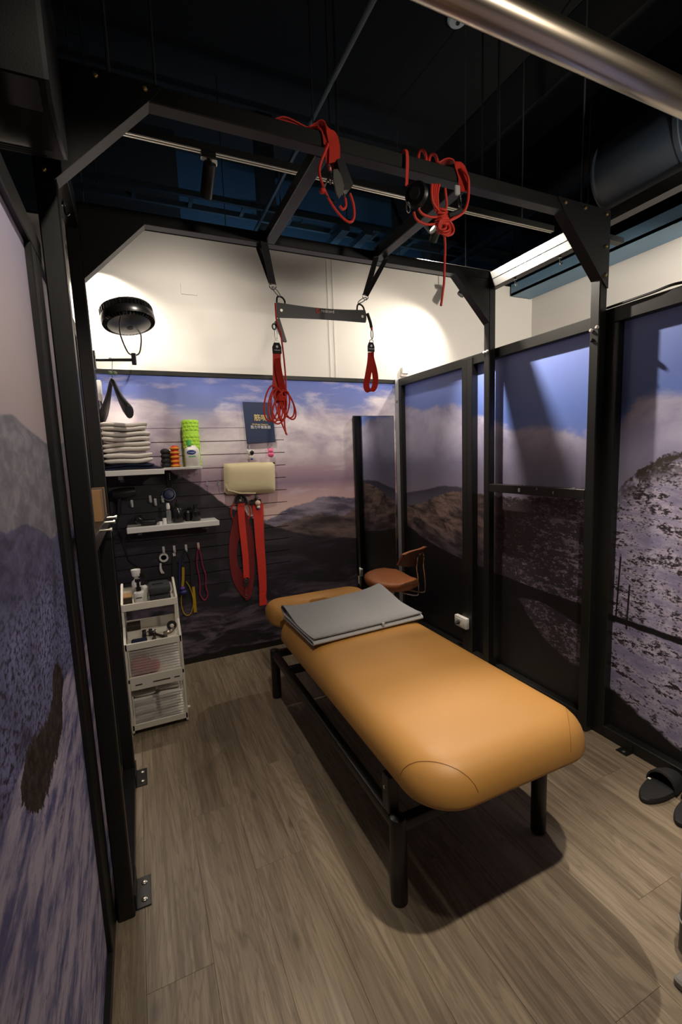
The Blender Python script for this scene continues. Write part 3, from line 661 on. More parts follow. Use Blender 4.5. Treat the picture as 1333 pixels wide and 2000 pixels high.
one(MB().box((3.6, 5.0, 2.6), (3.8, 5.2, 4.75)), 'hall_column', 'ceiling_black', 'slim black column in the hall behind the right end of the front beam', 'column')
# cable trays of the hall
def tray(y, z, x0, x1, label):
    t = T('cable_tray', ((x0+x1)/2, y, z), label, 'cable tray')
    for q in (0, .2): MB().box((x0, y+q, z), (x1, y+q+.03, z+.045)).build('side_rail', 'blue_conduit', t, False)
    x = x0+.1
    while x < x1: MB().box((x, y+.03, z+.005), (x+.03, y+.2, z+.02)).build('rung', 'blue_conduit', t, False); x += .45
    for x in (x0+.3, (x0+x1)/2, x1-.3): MB().cyl((x, y+.1, z), (x, y+.1, 4.75), .006, 6).build('hanger_rod', 'rod', t)
tray(4.2, 3.70, -.4, 4.6, 'long blue-grey cable tray crossing the hall behind the frame')
tray(5.05, 4.15, 1.4, 5.4, 'farther blue-grey cable tray under the hall ceiling')
for k, (x, y, l) in enumerate(((1.95, 4.1, 'left'), (2.2, 4.1, 'middle'), (2.45, 4.1, 'right'))):
    one(MB().box((x, y, 3.60), (x+.08, y+1.2, 3.66)), 'strut_channel', 'blue_conduit', l+' of three short blue struts under the hall cable tray', 'strut', 'struts under the cable tray', False)
one(MB().box((2.9, 3.9, 3.75), (2.98, 5.39, 3.83)), 'ceiling_conduit', 'blue_conduit', 'blue conduit running back from the cable tray at right', 'conduit', None, False)
# threaded rods hanging from the dark ceiling
for k, (px, py, Y, w) in enumerate(((205, 60, 2.0, 'at far left above the corner gusset'), (297, 80, 2.3, 'above the left end of the front beam'), (655, 120, 2.6, 'right of the thin conduit'), (640, 120, 2.9, 'close left of the paired rod'), (943, 200, 2.4, 'left of the smoke detector'), (975, 200, 2.3, 'below the smoke detector'), (1140, 280, 2.5, 'in front of the slim conduit'), (1153, 280, 2.9, 'close behind the rod by the slim conduit'))):
    p = P(px, py, Y); one(MB().cyl((p.x, p.y, 1.5+.675*p.y), (p.x, p.y, 4.75), .006 if k not in (2, 5) else .009, 6), 'threaded_rod', 'rod', 'thin dark ceiling rod '+w, 'rod', 'ceiling rods')

# ================================================================== AIR CONDITIONER (top left)
ac = T('air_conditioner', (-.5, 1.3, 2.24), 'black split air conditioner hanging at the top left corner', 'air conditioner')
prof = [(1.14, 2.62), (1.135, 2.5), (1.138, 2.33), (1.15, 2.27), (1.18, 2.243), (1.25, 2.238), (1.36, 2.255), (1.43, 2.275), (1.455, 2.30), (1.46, 2.62)]
MB().prism(prof, 'x', -.95, -.103).build('body', 'ac_black', ac, True, 25)
MB().prism([(a*.985+.0197, b*.985+.036) for a, b in prof], 'x', -.103, -.095).build('end_cap', 'black_plastic', ac, True, 25)
MB().prism([(1.146, 2.262), (1.19, 2.232), (1.27, 2.226), (1.33, 2.236), (1.32, 2.242), (1.26, 2.233), (1.195, 2.239), (1.153, 2.266)], 'x', -.93, -.115).build('air_flap', 'black_gloss', ac, True, 25)
for k in range(4): MB().box((-.92, 1.345+.022*k, 2.246+.007*k), (-.14, 1.352+.022*k, 2.262+.007*k)).build('louver', 'black_plastic', ac, False)
for z in (2.36, 2.43, 2.5): MB().box((-.93, 1.1325, z), (-.2, 1.136, z+.004)).build('panel_groove', 'black_rubber', ac, False)
for x in (-.8, -.3): MB().cyl((x, 1.35, 2.6), (x, 1.35, 4.75), .006, 8).build('hanger_rod', 'rod', ac)

# ================================================================== TREATMENT TABLE
bed = T('treatment_table', (1., 1.9, 0), 'amber leather treatment table with black legs and padded headrest', 'treatment table')
ZT, ZC = .604, .478
def padprof(top, bot, r1, r2, n=7):
    q = [(.06, bot), (r2, bot)]
    for i in range(1, n+1): a = math.pi/2*i/n; q.append((r2-r2*math.sin(a), bot+r2-r2*math.cos(a)))
    for i in range(1, n+1): a = math.pi/2*i/n; q.append((r1-r1*math.cos(a), top-r1+r1*math.sin(a)))
    q += [(.14, top+.004), (.25, top+.006)]
    return q
bw, by0, by1 = .705, .925, 2.462
pad = MB().slab(1.0, (by0+by1)/2, bw, by1-by0, .15, padprof(ZT, ZC, .098, .02), 12).build('mattress', 'amber', bed, True, 60)
# corner seams: the pad's surface cut by an upright diagonal plane
def seam(cx, cy, nx, ny, off):
    bm = bmesh.new(); bm.from_mesh(pad.data); org = wloc(bed)
    n = Vector((nx, ny, 0)).normalized(); co = Vector((cx, cy, 0))-org+n*(-off)
    r = bmesh.ops.bisect_plane(bm, geom=bm.verts[:]+bm.edges[:]+bm.faces[:], plane_co=co, plane_no=n)
    vs = [v.co+org for v in r['geom_cut'] if isinstance(v, bmesh.types.BMVert)]; bm.free()
    vs = [v for v in vs if v.z > ZC+.045]; t = Vector((-n.y, n.x, 0)); tc = sum(v.dot(t) for v in vs)/max(1, len(vs)); vs.sort(key=lambda v: math.atan2(v.z-ZC, v.dot(t)-tc))
    vs = [v for i, v in enumerate(vs) if i == 0 or (v-vs[i-1]).length > .004]
    if len(vs) > 3: MB().tube([v+Vector((0, 0, .0001)) for v in vs], .0014, 6).build('seam', simple('dark_amber_thread', (.27, .115, .022), .6), bed)
seam(.6475, .925, -1, -1, .118); seam(1.3525, .925, 1, -1, .118)
# head section with an oval breathing hole
hr = []
hw, hy0, hy1 = .69, 2.468, 2.80
for d, z in padprof(ZT-.004, ZC+.01, .06, .03)[:-2]:
    hr.append(rrect(1.0, (hy0+hy1)/2, hw-2*d, hy1-hy0-2*d, max(.12-d, .02), z, 10))
cxh, cyh = .975, 2.575
for s_, z in ((1., ZT-.004), (.93, ZT-.010), (.9, ZT-.03), (.9, ZT-.09)):
    nn = len(hr[0]); ring = []
    for q in hr[-1] if False else rrect(1.0, (hy0+hy1)/2, hw-.12, hy1-hy0-.12, .06, 0, 10):
        a = math.atan2((q[1]-cyh)/.5, q[0]-cxh); ring.append((cxh+.075*s_*math.cos(a), cyh+.052*s_*math.sin(a), z))
    hr.append(ring)
MB().rings(hr).build('headrest', 'amber', bed, True, 60)
MB().lathe((cxh, cyh, ZT-.088), [(.02, 0), (.046, 0), (.046, .001), (.02, .001)], 20).build('hole_lining', 'black_rubber', bed)
# chassis
MB().slab(1., 1.75, .54, 1.36, .08, [(0, .42), (0, ZC+.008)], 6).build('top_frame', 'black_metal', bed)
MB().slab(1., 2.63, .55, .26, .08, [(0, .45), (0, ZC+.02)], 6).build('headrest_plate', 'black_metal', bed)
LX0, LX1, LY0, LY1 = .684, 1.322, 1.168, 2.63
for x in (LX0, LX1):
    for y in (LY0, LY1):
        MB().lathe((x, y, 0), [(.0, 0), (.026, 0), (.0285, .004), (.0285, .30), (.025, .312), (.012, .318), (0, .318)], 24).build('leg', 'black_metal', bed)
    MB().rbox((x-.02, LY0, .262), (x+.02, LY1, .305), .008, 2).build('side_rail', 'black_metal', bed)
for y in (LY0, LY1, 2.38): MB().rbox((LX0, y-.02, .262), (LX1, y+.02, .305), .008, 2).build('cross_rail', 'black_metal', bed)
for x in (.80, 1.20):       # lifting arms and slide between base and top
    MB().tube([(x, 1.35, .29), (x, 1.55, .44)], .018, 8).tube([(x, 2.2, .29), (x, 2.35, .44)], .018, 8).build('lift_arm', 'black_metal', bed)
    MB().rbox((x-.02, 1.2, .40), (x+.02, 2.38, .43), .004).build('slide_rail', 'black_metal', bed)
MB().cyl((1., 1.62, .29), (1., 2.1, .42), .03, 16).build('lift_motor', 'black_plastic', bed)
MB().rbox((.664, 1.19, .305), (.704, 1.235, .44), .004).build('support_block', 'black_metal', bed)
MB().lathe((.664, 1.213, .395), [(.006, 0), (.006, .004), (0, .004)], 10, (-1, 0, 0)).build('screw', 'steel', bed)

# folded grey mat across the head end
mt = T('folded_mat', (1.01, 2.2, .606), 'grey felt mat folded in layers across the head end of the treatment table', 'mat')
def matlayer(pts, x0, x1, nm, mat, th=.006):
    pts = spl(pts, 6); rr = []
    nx = 9
    mb = MB(); vs = []; fs = []; K = len(pts)
    for side in (1, -1):
        for i, p in enumerate(pts):
            tg = (pts[min(i+1, K-1)]-pts[max(i-1, 0)]).normalized(); nn = Vector((0, -tg.z, tg.y))*side*th/2
            for j in range(nx):
                t = j/(nx-1); lift = .0
                vs.append((x0+(x1-x0)*t+.07*(p.y-2.2)*(t-.35), p.y+nn.y+.04*(t-.5)+max(0, p.y-2.2)*.25*(t-.6), p.z+nn.z+p.x*((2*t-1)**4)*(1 if p.y > 2.15 else .2)))
    o = K*nx
    for b in (0, o):
        for i in range(K-1):
            for j in range(nx-1): fs.append((b+i*nx+j, b+i*nx+j+1, b+(i+1)*nx+j+1, b+(i+1)*nx+j))
    for i in range(K-1):
        for j in (0, nx-1): fs.append((i*nx+j, (i+1)*nx+j, o+(i+1)*nx+j, o+i*nx+j))
    for i in (0, K-1):
        for j in range(nx-1): fs.append((i*nx+j, i*nx+j+1, o+i*nx+j+1, o+i*nx+j))
    return MB().add(vs, fs).build(nm, mat, mt, True, 50)
zb = .616
matlayer([(0, 2.40, zb), (0, 2.2, zb), (0, 1.98, zb), (0, 1.935, zb+.001), (0, 1.922, zb+.009), (0, 1.935, zb+.018), (0, 1.98, zb+.019), (0, 2.15, zb+.017), (.004, 2.33, zb+.014), (.006, 2.40, zb+.015)], .675, 1.335, 'lower_layer', 'grey_edge')
matlayer([(.014, 1.925, zb+.031), (.0, 2., zb+.027), (.0, 2.15, zb+.026), (.016, 2.28, zb+.032), (.026, 2.39, zb+.038), (.02, 2.435, zb+.032), (.01, 2.438, zb+.024), (0, 2.40, zb+.021)], .678, 1.33, 'upper_layer', 'grey_felt')
MB().rbox((1.06, 1.915, zb+.02), (1.075, 1.925, zb+.036), .002).build('toggle', 'grey_edge', mt)

# ================================================================== STOOL
sc = PZ(766, 1128, .565)
st = T('stool', (sc.x, sc.y, 0), 'brown leather saddle stool with small backrest on chrome wire by the mirror', 'stool')
SM = Matrix.Translation((sc.x, sc.y, 0)) @ Matrix.Rotation(math.radians(-66), 4, 'Z')
rr = []
for k in range(13):     # saddle seat: wide front, narrow rear at the backrest (local +x)
    t = k/12; x = -.215+.43*t
    hw_ = [.06, .115, .15, .172, .182, .184, .178, .165, .148, .128, .108, .085, .045][k]
    zt = [.578, .600, .607, .604, .596, .586, .577, .57, .566, .566, .57, .568, .552][k]
    zb_ = [.55, .525, .508, .5, .495, .49, .487, .485, .485, .487, .492, .505, .53][k]
    ring = []
    for q in range(20):
        a = 2*math.pi*q/20; c, s_ = math.cos(a), math.sin(a)
        ring.append((x, hw_*math.copysign(abs(c)**.75, c), (zt+zb_)/2+(zt-zb_)/2*math.copysign(abs(s_)**.75, s_)+(.012*(abs(c)**2) if s_ > 0 and t > .3 else 0)))
    rr.append(ring)
MB().rings(rr).xf(SM).build('seat', 'stool_leather', st, True, 60)
nu, nv = 12, 6
def back_pt(i, j, off):
    u = -1+2*i/nu; v = -1+2*j/nv
    return (.235-.05*u*u+off+.022*v, u*.15, .755+v*.062*(1-.35*abs(u)**4))
for off, nm, mat_ in ((-.014, 'backrest', 'stool_leather'), (.002, 'backrest_shell', 'stool_back')):
    V_ = []
    for o_ in (off, off+.014):
        for i in range(nu+1):
            for j in range(nv+1): V_.append(back_pt(i, j, o_))
    q = (nu+1)*(nv+1); F_ = []
    for b in (0, q):
        for i in range(nu):
            for j in range(nv): a = b+i*(nv+1)+j; F_.append((a, a+1, a+nv+2, a+nv+1))
    for i in range(nu):
        for j in (0, nv): a = i*(nv+1)+j; F_.append((a, a+nv+1, a+nv+1+q, a+q))
    for i in (0, nu):
        for j in range(nv): a = i*(nv+1)+j; F_.append((a, a+1, a+1+q, a+q))
    MB().add(V_, F_).xf(SM).build(nm, mat_, st, True, 50)
for s_ in (-.045, .045):
    MB().tube(spl([(.06, s_*.8, .483), (.17, s_, .478), (.235, s_, .482), (.262, s_, .505), (.262, s_, .6), (.252, s_, .68), (.254, s_, .72), (.258, s_*.9, .765), (.262, s_*.3, .785)], 5), .005, 8).xf(SM).build('back_wire', 'chrome', st)
MB().cyl((0, 0, .12), (0, 0, .30), .028, 16).cyl((0, 0, .30), (0, 0, .49), .018, 16).xf(SM).build('gas_column', 'chrome', st)
for k in range(5):
    a = 2*math.pi*k/5+.3; d = Vector((math.cos(a), math.sin(a), 0)); c = Vector((0, 0, .1))
    MB().tube([c, c+d*.12+Vector((0, 0, -.01)), c+d*.24+Vector((0, 0, -.035))], [.022, .017, .012], 8).xf(SM).build('base_arm', 'chrome', st)
    e = c+d*.23
    MB().lathe((e.x-d.y*.012, e.y+d.x*.012, .028), [(.0, 0), (.024, 0), (.027, .004), (.027, .02), (.024, .024), (0, .024)], 14, (d.y, -d.x, 0)).cyl((e.x, e.y, .028), (e.x, e.y, .075), .006, 8).xf(SM).build('caster', 'black_rubber', st)

# ================================================================== MIRROR, OUTLET, SLIPPERS, POUF
mi = T('mirror', (1.845, YB-.05, .37), 'tall narrow frameless mirror hung beside the back corner', 'mirror')
MB().rbox((1.648, YB-.048, .37), (2.026, YB-.028, 1.815), .002).build('backing', 'black_plastic', mi, False)
MB().box((1.654, YB-.0500, .375), (2.022, YB-.0475, 1.811)).build('glass', 'mirror', mi, False)
MB().rbox((1.6475, YB-.05, .40), (1.6535, YB-.03, .47), .001).build('edge_clip', 'white_plastic', mi, False)
MB().rbox((2.022, YB-.052, .37), (2.028, YB-.028, 1.815), .001).build('edge_strip', 'chrome', mi, False)

ob = T('outlet_box', (2.1, 2.555, .225), 'white surface outlet box with a black plug on the right partition', 'outlet')
MB().rbox((2.045, 2.47, .222), (2.079, 2.60, .304), .008, 2).build('box', 'white_plastic', ob)
MB().rbox((2.043, 2.51, .24), (2.046, 2.575, .286), .001).build('socket_plate', 'cart_white', ob)
MB().lathe((2.045, 2.545, .262), [(.014, 0), (.014, .012), (.009, .02), (.006, .035), (0, .035)], 12, (-1, 0, -.25)).build('plug', 'black_rubber', ob)

def slipper(cx, cy, rot, label):
    t = T('slipper', (cx, cy, 0), label, 'slipper', 'pair of black slippers')
    R_ = Matrix.Translation((cx, cy, 0)) @ Matrix.Rotation(rot, 4, 'Z')
    def outline(z, sc):
        pts = []
        for k in range(28):
            a = 2*math.pi*k/28; c, s_ = math.cos(a), math.sin(a)
            w = .052+(.010*max(0, -c))-.004*max(0, c)
            pts.append((.138*c*sc, w*s_*sc, z))
        return pts
    MB().rings([outline(0, .97), outline(.006, 1.), outline(.02, 1.), outline(.026, .95)]).xf(R_).build('sole', 'black_rubber', t)
    # closed toe vamp: half dome over the front (local -x)
    vs = []; fs = []; nu, nv = 14, 8
    for o_ in (0, .006):
        for i in range(nu+1):
            u = i/nu; x = -.142+.135*u; half = .060*math.sqrt(max(0.02, 1-((x+.0)/.146)**2))*1.02
            hgt = (.012+.055*math.sin(u*math.pi/2)**.8)
            for j in range(nv+1):
                a = math.pi*j/nv; vs.append((x+o_*.5, (half-o_)*math.cos(a), .018+max(.001, (hgt-o_))*math.sin(a)))
    q = (nu+1)*(nv+1)
    for b in (0, q):
        for i in range(nu):
            for j in range(nv): a = b+i*(nv+1)+j; fs.append((a, a+1, a+nv+2, a+nv+1))
    for i in (0, nu):
        for j in range(nv): a = i*(nv+1)+j; fs.append((a, a+1, a+1+q, a+q))
    MB().add(vs, fs).xf(R_).build('vamp', 'black_web', t, True, 60)
    MB().tube([(-.008, .059*math.cos(math.pi*j/12), .018+.066*math.sin(math.pi*j/12)) for j in range(13)], .003, 6).xf(R_).build('edge_binding', 'black_rubber', t)
    MB().rbox((-.004, -.05, .028), (.006, -.038, .031), .001).xf(R_).build('tag', 'white_plastic', t)
slipper(1.955, 1.085, math.pi+.08, 'black closed-toe slipper nearest the cage post')
slipper(1.955, .945, math.pi+.05, 'black closed-toe slipper at the right picture edge')

po = T('pouf', (1.55, .4, 0), 'grey mottled fabric pouf cut by the lower right picture edge', 'pouf')
MB().slab(1.53, .45, .43, .44, .03, [(.02, 0), (.0, .03), (0, .36), (.012, .40), (.04, .415)], 5).build('body', 'grey_stone', po)
for z in (.13, .26): MB().tube(rrect(1.53, .45, .434, .444, .03, z, 5), .003, 6, True).build('piping', 'grey_stone', po)
one(MB().slab(1.54, .33, .6, .6, .01, [(.004, 0), (0, .004), (0, .02), (.006, .026)], 4), 'floor_pad', 'grey_stone', 'dark grey flat floor pad in the lower right corner', 'pad')

# ================================================================== GEAR HANGING ON THE FRAME
def pp_(lst, Y): return [P(q[0], q[1], q[2] if len(q) > 2 else Y) for q in lst]
XV, YV, ZV = Vector((1, 0, 0)), Vector((0, 1, 0)), Vector((0, 0, 1))
def ringtube(mb, c, rx, rz, r=.003, n=18, tilt=None, xd=XV, zd=ZV):
    c = Vector(c); return mb.tube([c+xd*rx*math.cos(2*math.pi*k/n)+zd*rz*math.sin(2*math.pi*k/n) for k in range(n)], r, 6, True)

# -- strap and cam block slung over the front beam (left)
g1 = T('sling_cam_block', (.68, 1.49, 2.3), 'red strap with black cam block draped over the front beam, left of the knotted rope', 'strap')
path = spl([(.50, 1.535, 2.577), (.53, 1.53, 2.588), (.57, 1.53, 2.583), (.61, 1.53, 2.576), (.635, 1.52, 2.585), (.655, 1.505, 2.588), (.672, 1.495, 2.575), (.684, 1.488, 2.545), (.688, 1.484, 2.51), (.685, 1.484, 2.465), (.684, 1.484, 2.44)], 5)
K = len(path); wd = []
for i in range(K):
    t = min(1, max(0, (i/K-.45)/.25)); wd.append(YV*(1-t)+Vector((.9, -.25, 0))*t)
MB().ribbon(path, wd, [.026 if i < K*.3 else .036 for i in range(K)], .004).build('strap', 'red_web', g1, True, 50)
path2 = spl([(.505, 1.53, 2.574), (.54, 1.528, 2.577), (.60, 1.53, 2.575), (.632, 1.515, 2.578), (.655, 1.50, 2.572), (.664, 1.497, 2.55), (.668, 1.496, 2.50), (.676, 1.492, 2.45)], 5)
MB().ribbon(path2, [YV if i < len(path2)*.5 else Vector((1, -.4, 0)) for i in range(len(path2))], .022, .003).build('strap', 'red_web', g1, True, 50)
MB().tube(spl([(.662, 1.488, 2.52)]+pp_([(640, 285), (629, 312), (624, 335), (632, 365), (648, 398), (668, 424), (684, 434), (692, 424), (691, 400), (684, 378)], 1.48), 5), .0045, 8).build('rope', 'red_rope', g1)
MB().tube(spl(pp_([(664, 402), (670, 409), (676, 402), (675, 388)], 1.48), 5), .0045, 8).build('rope', 'red_rope', g1)
a = P(657, 318, 1.482); 
bl = [(655, 316), (667, 314), (678, 340), (687, 365), (681, 374), (669, 376)]
bl3 = pp_(bl, 1.47); MB().prism([(q.x, q.z) for q in bl3], 'y', 1.455, 1.487).build('cam_block', 'black_plastic', g1)
fc = pp_([(651, 332), (659, 331), (666, 342), (672, 364), (670, 378), (662, 389), (656, 372), (651, 350)], 1.452)
MB().prism([(q.x, q.z) for q in fc], 'y', 1.449, 1.456).build('face_plate', simple('grey_cast_plate', (.09, .09, .08), .4, .3), g1)
ringtube(MB(), P(645, 340, 1.47), .006, .03, .0022).build('carabiner', 'chrome', g1)
MB().blob(P(630, 373, 1.475), .011, .011, .009).build('ball_stop', 'red_web', g1)
MB().tube(pp_([(633, 366), (638, 356), (641, 350)], 1.475), .003, 6).tube(pp_([(672, 376), (674, 386)], 1.47), .004, 6).build('swivel', 'chrome', g1)
MB().tube(pp_([(634, 380), (648, 390), (658, 396)], 1.478), .0025, 6).build('cord', 'black_rubber', g1)

# -- coiled, knotted rope with pulley slung over the front beam (right)
g2 = T('knotted_rope', (1.1, 1.49, 2.05), 'red rope tied in a knotted coil with black pulley over the front beam', 'rope')
def loopover(px0, px1, py, bot, r=.005, nm='rope'):
    a = P(px0, bot, 1.49); b = P(px1, bot, 1.49); h = P((px0+px1)/2, py, 1.53)
    return MB().tube(spl([(a.x, 1.495, 2.45), (a.x, 1.498, 2.53), (a.x, 1.505, 2.578), ((a.x*3+b.x)/4, 1.53, h.z-.004), ((a.x+b.x)/2, 1.532, h.z), ((a.x+b.x*3)/4, 1.53, h.z-.004), (b.x, 1.505, 2.578), (b.x, 1.498, 2.53), (b.x, 1.495, 2.45)], 5), r, 8)
# rope bights standing up behind the beam
for c_, dx, top in ((1.078, .016, 2.622), (1.128, .018, 2.618)):
    MB().tube(spl([(c_-dx, 1.545, 2.572), (c_-dx*1.05, 1.543, top-.02), (c_-dx*.5, 1.542, top), (c_+dx*.5, 1.542, top), (c_+dx*1.05, 1.543, top-.02), (c_+dx, 1.545, 2.572)], 5), .006, 8).build('rope_bight', 'red_rope', g2)
path = spl([(1.135, 1.53, 2.578), (1.17, 1.52, 2.592), (1.205, 1.505, 2.585), (1.222, 1.494, 2.555), (1.228, 1.490, 2.52), (1.222, 1.488, 2.48)], 6)
K = len(path)
MB().ribbon(path, [YV*(1-min(1, i/K*1.6))+Vector((.8, -.6, 0))*min(1, i/K*1.6) for i in range(K)], .036, .004).build('strap', 'red_web', g2, True, 50)
MB().ribbon(spl([(.968, 1.535, 2.577), (.975, 1.50, 2.579), (.978, 1.492, 2.55), (.974, 1.49, 2.49), (.97, 1.488, 2.45)], 5), [XV]*21, .012, .003).build('strap', 'red_web', g2)
pc = P(806, 383, 1.475)
MB().lathe((pc.x, 1.458, pc.z), [(0, 0), (.038, 0), (.042, .004), (.036, .012), (.042, .02), (.038, .024), (0, .024)], 26, (.85, .5, .1)).build('pulley', 'black_plastic', g2)
MB().lathe((pc.x-.006, 1.455, pc.z), [(0, 0), (.02, 0), (.02, .01), (0, .01)], 16, (.85, .5, .1)).build('pulley_cap', 'black_rubber', g2)
ringtube(MB(), P(798, 405, 1.478), .008, .018, .002).build('carabiner', 'chrome', g2)
for k, (o1, o2) in enumerate(((0, 0), (4, 3), (8, -2), (13, 4), (-2, 6))):   # strands from the beam to the knot
    MB().tube(spl(pp_([(846+o1, 360), (845+o1*.8, 378), (848+o1*.6, 396), (852+o2, 412)], 1.474-.003*k), 5), .0045, 8).build('rope', 'red_rope', g2)
MB().tube(spl(pp_([(870, 368), (872, 385), (873, 402), (868, 415)], 1.478), 5), .0045, 8).build('rope', 'red_rope', g2)
MB().tube(spl([(1.215, 1.49, 2.56)]+pp_([(914, 345), (916, 370), (914, 395), (907, 413), (893, 424), (872, 434)], 1.47), 5), .005, 8).build('rope', 'red_rope', g2)
for pts in ([(818, 408), (826, 418), (842, 424), (856, 424)], [(809, 414), (814, 428), (832, 438), (856, 437), (876, 432), (890, 424)]):
    MB().tube(spl(pp_(pts, 1.468), 5), .0045, 8).build('rope', 'red_rope', g2)
# knot: turns wrapped round the bundle, with loops below
kc = P(864, 428, 1.47)
for k in range(7):
    a0 = .5*k; cz = kc.z+.034-.011*k
    MB().tube([(kc.x+(.024-.002*abs(k-3))*math.cos(a)+.004*math.sin(3*a+k), 1.47+.016*math.sin(a), cz+.010*math.sin(a+a0)) for a in [2*math.pi*q/16 for q in range(16)]], .0045, 8, True).build('knot_turn', 'red_rope', g2)
for k, (dx, w, h) in enumerate(((.010, .024, .030), (.016, .03, .036), (.002, .02, .024), (-.012, .016, .02))):
    c = Vector((kc.x+dx, 1.465-.004*k, kc.z-.030))
    MB().tube([c+Vector((w*math.cos(a), .004*math.sin(2*a), h*math.sin(a)*.8)) for a in [2*math.pi*q/18 for q in range(18)]], .0045, 8, True).build('knot_loop', 'red_rope', g2)
MB().tube(pp_([(876, 421), (888, 417), (902, 411)], 1.455), .0085, 10).build('grip', 'black_rubber', g2)
ringtube(MB(), P(899, 393, 1.468), .007, .022, .0028).build('carabiner', 'chrome', g2)
MB().rbox(P(894, 372, 1.475)-Vector((.012, .004, .018)), P(894, 372, 1.475)+Vector((.012, .004, .018)), .003).build('tag', 'grey_edge', g2)
MB().tube(spl(pp_([(868, 448), (870, 480), (869, 515), (868, 550), (865, 575), (862, 597)], 1.468), 6), .0045, 8).build('rope_tail', 'red_rope', g2)

# -- sling bar hung below the rear beam
YS = 2.2
sb = T('sling_bar', (.95, YS, 2.17), 'black curved sling bar with red round mark and white lettering, hung on two black straps', 'sling bar')
tl, tr, bl_, br = P(539, 591, YS), P(713, 606, YS), P(541, 620, YS), P(714, 630, YS)
topp = []; bot = []
for k in range(13):
    t = k/12; sag = math.sin(math.pi*t)
    topp.append((tl.x+(tr.x-tl.x)*t, tl.z+(tr.z-tl.z)*t-.010*sag)); bot.append((bl_.x+(br.x-bl_.x)*t, bl_.z+(br.z-bl_.z)*t+.004*sag))
poly = [(topp[0][0]-.004, topp[0][1]-.02)]+topp+[(topp[-1][0]+.006, topp[-1][1]-.025), (br.x+.004, br.z+.015)]+bot[::-1]
MB().prism(poly, 'y', YS-.006, YS+.006).build('board', 'black_plastic', sb, True, 25)
for p in (P(549, 607, YS), P(707, 619, YS)): MB().lathe((p.x, YS-.006, p.z), [(.008, 0), (.007, .003), (0, .003)], 12, (0, -1, 0)).build('rivet', 'steel', sb)
lc = P(622, 608, YS); bx = (tr-tl).normalized(); bz = Vector((0, -1, 0)).cross(bx)*-1
bz = Vector((-bx.z, 0, bx.x))
c0 = Vector((lc.x-.003, YS-.0075, lc.z))
MB().tube([c0+bx*.010*math.cos(a)+bz*.010*math.sin(a) for a in [.5+5.3*q/14 for q in range(15)]], .0026, 6).build('red_mark', 'print_red', sb)
MB().tube([c0+bx*.004, c0-bx*.004+bz*.004], .0022, 6).build('red_mark', 'print_red', sb)
text('redcord', .022, 'print_white', 'lettering', sb, c0+bx*.052+bz*.001, bx, bz)
for p in (P(548, 585, YS), P(704, 600, YS)):
    MB().tube(spl([(p.x-.02, YS, p.z-.03), (p.x-.016, YS, p.z+.006), (p.x-.004, YS, p.z+.014), (p.x+.012, YS, p.z+.008), (p.x+.022, YS, p.z-.008), (p.x+.02, YS, p.z-.03)], 5), .0045, 8).build('eye_loop', 'black_metal', sb)
# straps: the left one runs round the rear beam, the right one round the cross bar
dl = P(533, 556, YS); dr = P(714, 577, YS); lx = P(516, 480, 2.21).x
MB().ribbon([(dl.x, YS, dl.z), (lx+.006, 2.224, 2.517), (lx, 2.229, 2.545), (lx, 2.231, 2.575), (lx, 2.29, 2.576), (lx, 2.291, 2.515), (dl.x+.002, YS+.01, dl.z+.004)], XV, .034, .003).build('hanging_strap', 'black_web', sb, True, 40)
MB().ribbon([(dr.x, YS, dr.z), (1.232, YS-.01, 2.515), (1.2355, YS-.01, 2.572), (1.29, YS-.01, 2.573), (1.291, YS-.01, 2.515), (dr.x+.004, YS+.004, dr.z)], [Vector((.75, -.6, 0)), Vector((.6, -.8, 0)), YV, YV, Vector((.5, -.8, 0)), Vector((.75, -.6, 0))], .03, .003).build('hanging_strap', 'black_web', sb, True, 40)
for d_, e_ in ((dl, P(548, 580, YS)), (dr, P(703, 594, YS))):
    MB().tube([(d_.x-.018, YS, d_.z+.002), (d_.x-.016, YS, d_.z-.012), (d_.x-.006, YS, d_.z-.022), (d_.x+.006, YS, d_.z-.022), (d_.x+.016, YS, d_.z-.012), (d_.x+.018, YS, d_.z+.002)], .003, 6, True).build('ring', 'chrome', sb)
    a, b = Vector((d_.x, YS-.003, d_.z-.015)), Vector((e_.x-.006, YS-.003, e_.z+.006)); dd = (b-a); ax = dd.normalized(); sd = Vector((-ax.z, 0, ax.x))
    MB().tube([(a+b)/2+ax*(dd.length/2+.006)*math.cos(q)+sd*.007*math.sin(q) for q in [2*math.pi*k/16 for k in range(16)]], .0026, 6, True).build('snap_link', 'chrome', sb)

def tagtab(par, c, w, h, dark='black_web'):
    poly = [(c.x-w/2, c.z-h/2), (c.x+w/2, c.z-h/2), (c.x+w/2, c.z+h*.1), (c.x+w*.3, c.z+h/2), (c.x-w*.3, c.z+h/2), (c.x-w/2, c.z+h*.1)]
    o = MB().prism(poly, 'y', c.y-.005, c.y+.003).build('tab', dark, par, False)
    MB().lathe((c.x, c.y-.005, c.z+h*.12), [(.006, 0), (.006, .001), (0, .001)], 14, (0, -1, 0)).build('round_mark', 'print_white', o)
    t_ = text('redcord', .0095, 'print_white', 'lettering', o, (c.x, c.y-.0056, c.z-h*.2), XV, ZV); return o
